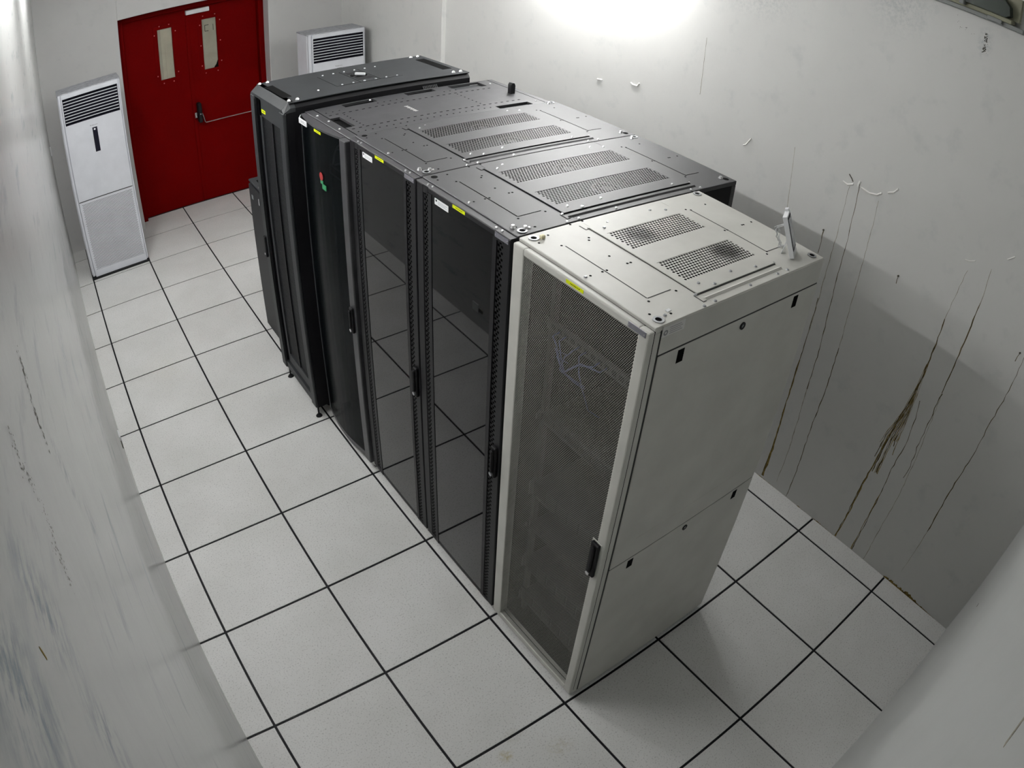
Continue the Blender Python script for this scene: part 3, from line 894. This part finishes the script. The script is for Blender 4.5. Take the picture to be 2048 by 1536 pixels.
# ------------------------------------------------------------------ tall charcoal cabinet on levelling feet
UX0, UX1, UY0, UY1, UZ0, UZ1 = 1.130, 2.262, -1.768, -2.362, .078, 2.057
up = thing('equipment_cabinet', 'tall charcoal cabinet with chamfered corners on black levelling feet, beside the dotted rack', 'cabinet', (1.7, -2.065, 0))
ch = .028
octo = [(UY0, UZ0), (UY1, UZ0), (UY1, UZ1 - ch), (UY1 + ch, UZ1), (UY0 - ch, UZ1), (UY0, UZ1 - ch)]
part('side_strip', MB().box(1.149, 1.19, UY0 - .001, UY0 - .07, UZ0, UZ1 - .052).box(1.149, 1.19, UY1 + .001, UY1 + .07, UZ0, UZ1 - .052), M['ups_side'], up)  # separate black strips make the bezel's sides darker than its front
part('body', MB().prism([(UY0 - .004, UZ0), (UY1 + .004, UZ0), (UY1 + .004, UZ1 - ch - .004), (UY1 + ch, UZ1 - .004), (UY0 - ch, UZ1 - .004), (UY0 - .004, UZ1 - ch - .004)], 'x', 1.186, UX1), M['ups_side'], up)
part('roof_panel', MB().box(1.172, UX1 + .001, UY1 + .012, UY0 - .012, UZ1 - .006, UZ1, .001), M['ups'], up)
mb = MB()
# front bezel: outer ring with a sloped top edge
mb.prism([(UX0, UZ1 - .05), (UX0, UZ1 - .034), (1.172, UZ1), (1.20, UZ1), (1.20, UZ1 - .05)], 'y', UY1 + ch, UY0 - ch)
for ya, yb in ((UY0, UY0 - .075), (UY1, UY1 + .075)):
    mb.box(UX0, 1.150, ya, yb, UZ0, UZ1 - .05, .006)
for sg, ya in ((-1, UY0), (1, UY1)):
    mb.add([(UX0 + .002, ya, UZ1 - .051), (UX0 + .002, ya + sg * ch, UZ1 - .034), (UX0 + .002, ya + sg * ch, UZ1 - .051), (1.20, ya, UZ1 - .051), (1.172, ya, UZ1 - ch), (1.172, ya + sg * ch, UZ1), (1.20, ya + sg * ch, UZ1), (1.20, ya, UZ1 - ch), (1.20, ya + sg * ch, UZ1 - .051)],
           [(0, 1, 2), (0, 4, 5, 1), (4, 7, 6, 5), (0, 3, 7, 4), (3, 8, 6, 7), (1, 5, 6, 8, 2)])
mb.box(UX0 + .01, 1.20, UY1 + .07, UY0 - .07, UZ0, .135)
part('front_bezel', mb, M['ups'], up)
ud = part('door', MB().box(1.150, 1.170, UY0 - .108, UY1 + .030, 1.888, 1.992, .002).box(1.150, 1.170, UY0 - .108, UY0 - .142, .15, 1.99, .002).box(1.150, 1.170, -2.276, -2.289, .15, 1.89)
          .box(1.150, 1.170, UY0 - .14, UY1 + .075, .150, .225, .002), M['ups'], up)
psheet('mesh_panel', sheet(MB(), (1.160, -2.278, .223), (0, 1, 0), (0, 0, 1), .370, 1.667, .0085, .0080, .0068, .0068), M['mesh_black'], ud)
part('centre_bar', MB().box(1.152, 1.158, -2.092, -2.076, .22, 1.99), M['black'], ud)
part('mesh_backing', MB().box(1.182, 1.186, UY0 - .07, UY1 + .07, .13, 2.0), M['void'], up)
part('door_groove', MB().box(1.1285, 1.1305, UY0 - .078, UY0 - .086, .14, 1.99), M['void'], up)
yellow_sticker(ud, 1.150, -1.918, -1.988, 1.915, 1.936)
hd = part('door_handle', MB().box(1.116, 1.132, -1.785, -1.813, .93, 1.075, .004), M['black'], up)
part('lock_button', MB().cyl((1.116, -1.799, .953), (-1, 0, 0), .008, .004, 10), M['chrome'], hd)
part('kick_plate', MB().box(1.165, 1.172, UY0 - .05, UY1 + .05, .045, .08), M['steel'], up)
part('cable_slot', MB().box(1.180, 1.230, -1.902, -2.226, UZ1 - .002, UZ1 + .0012), M['void'], up)
part('cable_slot', MB().box(2.168, 2.228, -1.885, -2.214, UZ1 - .002, UZ1 + .0012), M['void'], up)
part('seam', MB().box(1.500, 1.502, -1.918, -2.212, UZ1, UZ1 + .001).box(1.502, 1.905, -2.210, -2.212, UZ1, UZ1 + .001).box(1.645, 1.647, -1.90, -2.205, UZ1, UZ1 + .001).box(1.765, 1.767, -1.90, -2.208, UZ1, UZ1 + .001), M['void'], up)
for x in (1.184, 1.232, 2.182, 2.230):
    for y in (-1.802, -2.308):
        inst('bolt', BOLT, up, (x, y, UZ1))
for k in range(6):
    for y in (-1.905, -2.192):
        inst('screw', SCREW_GREY, up, (1.540 + .068 * k, y, UZ1))
inst('screw', SCREW, up, (1.388, -2.215, UZ1))
fan = part('fan_guard', MB().cyl((1.706, -2.048, UZ1 - .002), (0, 0, 1), .050, .0032, 24), M['void'], up)
mb = MB()
for k in range(4):
    a = k * math.pi / 2 + .5
    d, e = V((math.cos(a), math.sin(a), 0)), V((-math.sin(a), math.cos(a), 0))
    c = V((1.706, -2.048, UZ1 + .0014))
    mb.add([c + d * .012, c + d * .048 - e * .006, c + d * .048 + e * .006], [(0, 1, 2)])
part('guard_spoke', mb, M['ups'], fan)
part('fan_surround', MB().box(1.656, 1.756, -1.955, -1.998, UZ1, UZ1 + .0012), M['black'], up)
part('fan_surround', MB().box(1.656, 1.756, -2.098, -2.150, UZ1, UZ1 + .0012), M['black'], up)
mb = MB()
for r in range(3):
    for k in range(9):
        mb.box(1.952 + .0105 * k + .003 * r, 1.957 + .0105 * k + .003 * r, UY1 - .0008, UY1 + .004, 2.008 - .0075 * r, 2.013 - .0075 * r)
part('side_vent', mb, M['steel'], up)
for (x, y) in ((1.148, -1.850), (1.148, -2.345), (2.22, -1.79), (2.22, -2.34)):
    part('levelling_foot', MB().cyl((x, y, 0), (0, 0, 1), .022, .012, 14, .014).cyl((x, y, .012), (0, 0, 1), .006, .07, 8), M['black'], up)
for (x, y) in ((1.26, -1.86), (1.26, -2.28), (2.15, -1.86), (2.15, -2.28)):
    part('caster', MB().cyl((x, y - .012, .03), (0, 1, 0), .03, .024, 14).box(x - .018, x + .018, y - .016, y + .016, .055, .08), M['black'], up)
cl = MB()
c0, dx = V((1.712, -2.055, UZ1 + .004)), V((.62, -.62, 0)).normalized()
nx = V((-dx.y, dx.x, 0))
cl.add([c0 + dx * a + nx * b + V((0, 0, h)) for a in (-.03, .03) for b in (-.007, .007) for h in (0, .012)], [(0, 1, 3, 2), (4, 6, 7, 5), (0, 4, 5, 1), (2, 3, 7, 6), (0, 2, 6, 4), (1, 5, 7, 3)])
solo('cable_clip', cl, M['white'], 'small white plastic piece lying on the fan guard of the charcoal cabinet', 'clip', tuple(c0))

# ------------------------------------------------------------------ low black cabinet beyond it
LX0, LY0, LY1, LZ1 = 1.237, -1.132, -1.730, 1.222
lo = thing('low_cabinet', 'waist-high black cabinet with a chrome catch, half hidden behind the charcoal cabinet', 'cabinet', (1.65, -1.43, 0))
part('body', MB().box(LX0 + .012, 2.05, LY0, LY1, .012, LZ1 - .014, .003), M['rack_door'], lo)
part('door', MB().box(LX0, LX0 + .014, LY0 - .004, LY1 + .004, .02, LZ1 - .03, .003), M['rack_door'], lo)
part('roof_panel', MB().box(LX0 + .004, 2.055, LY0 + .002, LY1 - .002, LZ1 - .014, LZ1, .004), M['ups'], lo)
part('cable_slot', MB().box(LX0 + .04, LX0 + .075, LY0 - .07, LY1 + .07, LZ1 - .001, LZ1 + .001), M['void'], lo)
part('catch', MB().box(LX0 - .008, LX0, -1.372, -1.388, 1.105, 1.155, .003), M['chrome'], lo)
part('badge', MB().box(LX0 - .002, LX0, -1.195, -1.23, 1.095, 1.125), M['steel'], lo)
part('plinth', MB().box(LX0 + .02, 2.03, LY0 - .01, LY1 + .01, 0, .014), M['black'], lo)

# ------------------------------------------------------------------ floor-standing air conditioners
def air_conditioner(x0, label):
    x1, y0, y1, h = x0 + .60, .655, .985, 1.842
    t = thing('air_conditioner', label, 'air conditioner', (x0 + .3, .82, 0), 'floor-standing air conditioners')
    part('base_plinth', MB().box(x0 - .002, x1 + .004, y0 - .018, y1, 0, .018, .003), M['black'], t)
    part('body', MB().box(x0, x1, y0 + .062, y1, .018, h - .012, .006), M['ac'], t)
    part('top_cover', MB().box(x0 - .004, x1 + .006, y0 + .035, y1 + .003, h - .014, h, .004), M['ac_cap'], t)
    ga, gb, gc, gd_ = x0 + .045, x0 + .570, 1.545, 1.797
    fp = part('front_panel', MB().box(x0 + .036, ga, y0, y0 + .06, .80, 1.836).box(gb, x0 + .579, y0, y0 + .06, .80, 1.836).box(ga, gb, y0, y0 + .06, gd_, 1.836, .002)
              .box(ga, gb, y0, y0 + .06, .80, gc), M['ac'], t)
    part('corner_post', MB().box(x0 + .004, x0 + .036, y0 + .012, y0 + .06, .02, 1.836, .008).box(x0 + .579, x1 - .002, y0 + .012, y0 + .06, .02, 1.836, .008), M['ac'], t)
    part('outlet', MB().box(ga, gb, y0 + .048, y0 + .056, gc, gd_).box(ga, ga + .003, y0 + .004, y0 + .055, gc, gd_).box(gb - .003, gb, y0 + .004, y0 + .055, gc, gd_)
         .box(ga, gb, y0 + .004, y0 + .055, gc, gc + .006).box(ga, gb, y0 + .004, y0 + .055, gd_ - .003, gd_), M['ac_void'], t)
    sl = MB().prism([(y0 + .004, -.0035), (y0 + .004, .0035), (y0 + .018, .0015), (y0 + .018, -.0025)], 'x', ga + .004, gb - .004).mesh('slat', M['ac'], (x0, 0, 0))
    for k in range(8):
        inst('slat', sl, t, (x0, 0, 1.770 - .0282 * k))
    part('louver_link', MB().box(x0 + .30, x0 + .305, y0 + .012, y0 + .02, gc + .01, gd_ - .01), M['ac_void'], t)
    part('display_strip', MB().box(x0 + .287, x0 + .334, y0 - .0015, y0 + .002, 1.226, 1.460, .0008), M['ac_void'], t)
    part('display_dot', MB().cyl((x0 + .308, y0 - .0015, 1.441), (0, -1, 0), .009, .001, 14), M['white'], t)
    mb = MB()
    for k, hh in enumerate((.011, .006, .008, .006, .006, .006, .006)):
        mb.box(x0 + .270 + .0108 * k, x0 + .276 + .0108 * k, y0 - .0008, y0 + .001, 1.479 - (.003 if k == 2 else 0), 1.479 + hh)
    part('brand_mark', mb, M['grey_ink'], t)
    part('panel_seam', MB().box(x0 + .036, x1 - .03, y0 + .006, y0 + .02, .788, .80), M['grey_dark'], t)
    lp = part('intake_panel', MB().box(x0 + .036, x0 + .06, y0, y0 + .03, .02, .79).box(x0 + .563, x0 + .579, y0, y0 + .03, .02, .79)
              .box(x0 + .06, x0 + .563, y0, y0 + .03, .02, .088).box(x0 + .06, x0 + .563, y0, y0 + .03, .768, .79), M['ac'], t)
    psheet('intake_grille', sheet(MB(), (x0 + .058, y0 + .001, .086), (1, 0, 0), (0, 0, 1), .507, .684, .0140, .0120, .0100, .0046, 'rect', True), M['ac'], lp)
    part('intake_backing', MB().box(x0 + .05, x0 + .57, y0 + .016, y0 + .02, .08, .78), M['black'], lp)
    return t


ac = air_conditioner(0.0, 'white floor-standing air conditioner beside the red door, its intake grille in full view')
ac2 = copy_tree(ac, None, (2.430, 0, 0))
ac2['label'] = 'white floor-standing air conditioner rising behind the tall charcoal cabinet'

# ------------------------------------------------------------------ small things
# thermometer-like display leaning on its leg on the grey rack
dv = thing('desk_display', 'small white display leaning on its leg at the rear of the light grey rack top', 'display', (1.99, -4.74, ZT))
wv, nv = V((.89, .456, 0)), V((.456, -.89, 0))
lean = math.radians(22.5)
upv = V((0, 0, 1)) * math.cos(lean) - nv * math.sin(lean)
fn = nv * math.cos(lean) + V((0, 0, 1)) * math.sin(lean)
Q = V((1.975, -4.745, ZT + .0078))


def slab(a0, a1, b0, b1, n0, n1):
    return [Q + wv * a + upv * b + fn * n for a in (a0, a1) for b in (b0, b1) for n in (n0, n1)]


CUBE = [(0, 1, 3, 2), (4, 6, 7, 5), (0, 4, 5, 1), (2, 3, 7, 6), (0, 2, 6, 4), (1, 5, 7, 3)]
part('casing', MB().add(slab(0, .078, 0, .148, -.016, 0), CUBE), M['white'], dv)
part('screen_rim', MB().add(slab(.007, .071, .022, .140, 0, .0012), CUBE), M['ac_void'], dv)
part('screen', MB().add(slab(.012, .066, .030, .134, .0012, .0022), CUBE), M['screen'], dv)
part('stand_leg', MB().add([Q + wv * a + upv * b + fn * n for a in (.02, .05) for (b, n) in ((.058, -.014), (.066, -.016))] + [V((1.975 + q, -4.690, ZT + .0)) + wv * r for r in (0, .022) for q in (0, .006)],
                           [(0, 1, 5, 4), (2, 3, 7, 6), (0, 2, 6, 4), (1, 3, 7, 5), (4, 5, 7, 6), (0, 1, 3, 2)]), M['white'], dv)
part('hook', MB().add(slab(.06, .078, .148, .156, -.014, -.002), CUBE), M['white'], dv)
rc = random.Random(4)
mb = MB()
for k in range(4):
    pts = [Q + wv * (.03 + .006 * k) + upv * .11 + fn * -.018]
    for q in range(7):
        a = q * 1.1 + k
        pts.append(Q + wv * (.03 + .012 * math.sin(a)) + upv * (.105 - .012 * q + rc.uniform(-.004, .004)) + fn * (-.035 - .012 * abs(math.cos(a)) - .003 * k))
    pts += [V((2.01 + .008 * k, -4.662, ZT + .004)), V((2.035, -4.640 - .006 * k, ZT + .004))]
    mb.tube(pts, .0014, 5)
o = part('cord', mb, M['cable'], dv)
o['kind'] = 'stuff'
solo('foam_block', MB().box(1.300, 1.316, -4.225, -4.239, ZT, ZT + .012, .002), M['cream'], 'tiny cream foam block beside a lifting hole on the light grey rack top', 'foam block', (1.308, -4.232, ZT))
solo('paper_scrap', MB().box(1.337, 1.353, -4.736, -4.748, ZT, ZT + .002, .0008), M['sticker'], 'tiny white scrap on the front near corner of the light grey rack top', 'scrap', (1.345, -4.742, ZT))

# wall lamp, unlit, high at the right-hand end
wl = thing('wall_lamp', 'unlit grey bulkhead lamp with a dark greenish cover, high on the drip-stained wall', 'lamp', (3.12, -4.6, 3.07))
part('mounting_rail', MB().box(3.105, XR, -3.6, -5.03, 3.008, 3.030, .003), M['fixture'], wl)
part('lamp_housing', MB().box(3.085, XR, -3.7, -4.975, 3.030, 3.052, .004).box(3.12, XR, -3.7, -5.0, 3.05, 3.16), M['beige_edge'], wl)
part('diffuser', MB().prism([(-3.75, 3.052), (-4.945, 3.052), (-4.968, 3.066), (-4.960, 3.105), (-4.925, 3.135), (-4.86, 3.148), (-3.75, 3.148)], 'x', 3.062, 3.125), M['diffuser'], wl, 'dark greenish diffuser')
for y in (-4.10, -4.735):
    part('clamp', MB().box(3.052, 3.10, y + .012, y - .014, 3.035, 3.105, .004), M['fixture'], wl)
part('cable_gland', MB().box(3.085, 3.11, -4.855, -4.928, 3.012, 3.034, .003), M['fixture'], wl)

# switch plate seen edge-on and a socket near the floor on the left wall
solo('light_switch', MB().box(XL, XL + .012, 1.15, 1.23, 1.19, 1.27, .003), M['white'], 'white switch plate on the wall beside the air conditioner near the door', 'switch', (XL, 1.19, 1.23))
sk = thing('wall_socket', 'small white plate low on the glossy wall above the tile strip', 'socket', (XL, -2.02, .16))
part('cover_plate', MB().box(XL, XL + .008, -1.97, -2.05, .12, .19, .002), M['white'], sk)
part('broken_edge', MB().box(XL, XL + .006, -2.05, -2.10, .135, .16), M['mould'], sk)

# ------------------------------------------------------------------ stains, drips and chips on the walls
def ribbon(pts, wd, mat, name='drip_stain', parent=None, x=XR, sgn=-1, jit=.004, seed=0):
    """A thin dried run on the wall plane x: pts are (y, z) from top to bottom, wd = widths."""
    rg = random.Random(seed)
    dense = []
    for (a, b) in zip(pts, pts[1:]):
        n = max(2, int(abs(a[1] - b[1]) / .03))
        for k in range(n):
            t = k / n
            dense.append((a[0] + (b[0] - a[0]) * t + rg.uniform(-jit, jit) * .6, a[1] + (b[1] - a[1]) * t))
    dense.append(pts[-1])
    m = len(dense)
    mb = MB()
    vs, fs = [], []
    for i, (y, z) in enumerate(dense):
        t = i / (m - 1)
        f = 1.25 * (wd[0] + (wd[1] - wd[0]) * t)
        f *= rg.uniform(.5, 1.3)
        vs += [(x, y - f / 2, z), (x + sgn * .0008, y, z), (x, y + f / 2, z)]
    for i in range(m - 1):
        a, b = 3 * i, 3 * i + 3
        fs += [(a, a + 1, b + 1, b), (a + 1, a + 2, b + 2, b + 1)]
    mb.add(vs, fs)
    return part(name, mb, M[mat], parent or wall_right)


ribbon([(-4.332, 1.953), (-4.332, 1.63), (-4.330, 1.53), (-4.333, 1.30), (-4.334, 1.056)], (.002, .004), 'faint', seed=1)
ribbon([(-4.331, 1.30), (-4.334, 1.056), (-4.335, .838), (-4.340, .576), (-4.358, .30), (-4.356, .02)], (.003, .005), 'drip', seed=2)
ribbon([(-4.336, .90), (-4.342, .60), (-4.360, .25), (-4.362, .02)], (.003, .012), 'rust', seed=3)
ribbon([(-4.384, 1.99), (-4.400, 1.667), (-4.397, 1.582), (-4.407, 1.36), (-4.433, .981), (-4.439, .762)], (.0025, .004), 'drip', seed=4)
ribbon([(-4.439, .762), (-4.450, .587), (-4.466, .321), (-4.470, .054)], (.004, .002), 'faint', seed=5)
ribbon([(-4.508, 1.953), (-4.517, 1.628), (-4.523, 1.389), (-4.540, 1.107)], (.002, .003), 'faint', seed=6)
ribbon([(-4.538, 1.107), (-4.549, .837), (-4.549, .592), (-4.557, .387), (-4.569, .195), (-4.569, .005)], (.004, .003), 'drip', seed=7)
ribbon([(-5.057, 1.865), (-5.047, 1.772), (-5.035, 1.585)], (.002, .003), 'faint', seed=8)
ribbon([(-5.035, 1.585), (-5.040, 1.444), (-5.043, 1.204), (-5.018, .977), (-5.000, .723), (-4.992, .569), (-4.983, .387), (-4.987, .167), (-4.980, .005)], (.006, .004), 'drip', seed=9)
rf = random.Random(9)
for k in range(13):
    o = (k - 6) / 6
    yb = -5.022 - .034 * o
    ze = .66 + rf.uniform(-.14, .16) + .10 * abs(o)
    zs = 1.45 - .35 * rf.random()
    ribbon([(-5.040 - .003 * o, zs), (-5.043 - .010 * o, (zs + 1.0) / 2), (-5.038 - .024 * o, .98), (yb - .008 * o, .82), (yb - .016 * o, ze)], (.002, rf.choice((.003, .004, .006))),
           ('rust', 'drip', 'tan')[k % 3], seed=20 + k, jit=.003)
ribbon([(-5.000, .75), (-4.990, .45), (-4.992, .20), (-4.986, .005)], (.005, .007), 'rust', seed=31)
ribbon([(-5.082, 1.118), (-5.101, 1.016), (-5.115, .85), (-5.104, .66), (-5.114, .47), (-5.116, .287), (-5.123, .005)], (.003, .004), 'drip', seed=10)
ribbon([(-5.112, .48), (-5.110, .25), (-5.116, .005)], (.003, .005), 'rust', seed=11)
ribbon([(-5.169, 1.935), (-5.178, 1.728)], (.002, .003), 'faint', seed=12)
ribbon([(-5.176, 1.76), (-5.174, 1.433), (-5.175, 1.229)], (.005, .004), 'drip', seed=13)
ribbon([(-5.175, 1.229), (-5.181, .873), (-5.195, .75), (-5.190, .66)], (.004, .002), 'drip', seed=14, jit=.008)
ribbon([(-5.176, 1.22), (-5.201, .854), (-5.216, .567), (-5.215, .319), (-5.220, .005)], (.002, .003), 'faint', seed=15)
ribbon([(-5.495, 1.80), (-5.490, 1.644), (-5.489, 1.396), (-5.478, 1.205), (-5.480, 1.079), (-5.467, .777)], (.002, .004), 'drip', seed=16, jit=.006)
ribbon([(-5.467, .777), (-5.470, .603), (-5.473, .469)], (.005, .004), 'drip', seed=17)
ribbon([(-5.473, .469), (-5.473, .305), (-5.470, .12)], (.003, .001), 'faint', seed=18)
for (a, b) in (((-4.252, 1.668), (-4.254, 1.534)), ((-4.726, 1.651), (-4.727, 1.608)), ((-5.461, 1.656), (-5.455, 1.605))):
    ribbon([a, b], (.004, .0025), 'drip', seed=40)
    part('nail', MB().cyl((XR, a[0], a[1]), (-1, 0, 0), .005, .006, 8), M['mould'], wall_right)
for pts in ([(-3.300, 2.43), (-3.306, 2.09)], [(-3.975, 2.017), (-4.00, 1.75), (-4.012, 1.621)]):
    ribbon(pts, (.0016, .0022), 'faint', 'hairline_crack', seed=50, jit=.001)
rg = random.Random(5)
mb = MB()
for (ya, yb, hmax, n) in ((-5.39, -5.82, .026, 60), (-4.66, -4.73, .010, 12), (-4.79, -4.99, .008, 26), (-4.32, -4.47, .007, 20), (-5.55, -5.78, .036, 30)):
    vs = []
    for k in range(n + 1):
        t = k / n
        hh = hmax * (.25 + .75 * rg.random()) * math.sin(math.pi * min(1, t * 1.6 + .12)) if t < .56 else hmax * (.2 + .5 * rg.random()) * (1.1 - t)
        vs += [(XR - .0005, ya + (yb - ya) * t, 0.0), (XR - .0005, ya + (yb - ya) * t, max(.001, hh))]
    mb.add(vs, [(2 * k, 2 * k + 2, 2 * k + 3, 2 * k + 1) for k in range(n)])
o = part('rust_stain', mb, M['rust'], wall_right)
o['kind'] = 'stuff'
# plaster ridges
def ridge(pts, r):
    part('plaster_ridge', MB().tube([(XR - .001, y, z) for y, z in pts], r, 6), M['bare'], wall_right)


ridge([(-4.291, 1.961), (-4.32, 1.955), (-4.351, 1.971)], .0045)
ridge([(-4.385, 2.003), (-4.380, 1.985), (-4.381, 1.971)], .0055)
ridge([(-4.398, 1.975), (-4.45, 1.968), (-4.492, 1.978), (-4.514, 1.998)], .005)
ridge([(-4.546, 2.015), (-4.575, 2.03), (-4.594, 2.057)], .005)
ridge([(-3.655, 1.906), (-3.672, 1.915), (-3.698, 1.961)], .0035)
ridge([(-2.47, 1.955), (-2.517, 1.960)], .005)
ridge([(-2.766, 2.009), (-2.785, 2.0), (-2.823, 2.002), (-2.838, 2.024)], .005)
ridge([(-5.028, 1.907), (-5.05, 1.91), (-5.080, 1.928)], .003)
ridge([(-5.228, 2.018), (-5.258, 2.048)], .0035)
part('scratch', MB().tube([(XR, -4.316, 2.011), (XR, -4.335, 1.995), (XR, -4.346, 1.982)], .003, 5), M['mould'], wall_right)


def specks(path, n, spread, rr, x, sgn, parent, seed, mat='mould'):
    rg = random.Random(seed)
    mb = MB()
    for k in range(n):
        i = rg.randrange(len(path) - 1)
        t = rg.random()
        y = path[i][0] + (path[i + 1][0] - path[i][0]) * t + rg.gauss(0, spread)
        z = path[i][1] + (path[i + 1][1] - path[i][1]) * t + rg.gauss(0, spread)
        r = rg.uniform(*rr)
        ph = rg.random() * 6
        mb.add([(x + sgn * .0005, y + r * math.cos(ph + a), z + r * math.sin(ph + a) * rg.uniform(.6, 1.3)) for a in (0, 1.2, 2.5, 3.8, 5.1)], [(0, 1, 2, 3, 4)])
    o = part('mould_specks', mb, M[mat], parent)
    o['kind'] = 'stuff'


specks([(-4.846, 2.533), (-4.88, 2.496), (-4.916, 2.466), (-4.932, 2.416)], 90, .007, (.0009, .003), XL, 1, wall_left, 1)
specks([(-5.139, 2.609), (-5.157, 2.58), (-5.149, 2.546), (-5.159, 2.508), (-5.205, 2.49), (-5.235, 2.455)], 120, .008, (.0006, .002), XL, 1, wall_left, 2)
specks([(-4.843, 2.945), (-4.856, 2.90), (-4.848, 2.849)], 60, .006, (.001, .004), XR, -1, wall_right, 3)
specks([(-4.686, 2.946), (-4.77, 2.929)], 12, .02, (.001, .003), XR, -1, wall_right, 4)
part('paint_chip', MB().prism([(-5.4385, 2.629), (-5.441, 2.6265), (-5.4435, 2.617), (-5.4415, 2.617), (-5.4385, 2.624)], 'x', XL, XL + .0005), M['rust'], wall_left)
part('paint_chip', MB().prism([(2.150, 1.165), (2.158, 1.150), (2.172, 1.160), (2.165, 1.154)], 'y', YN, YN + .0008), M['mould'], wall_near)
part('paint_chip', MB().prism([(.414, 2.577), (.421, 2.575), (.452, 2.589), (.448, 2.594)], 'y', YN, YN + .0006), M['faint'], wall_near)
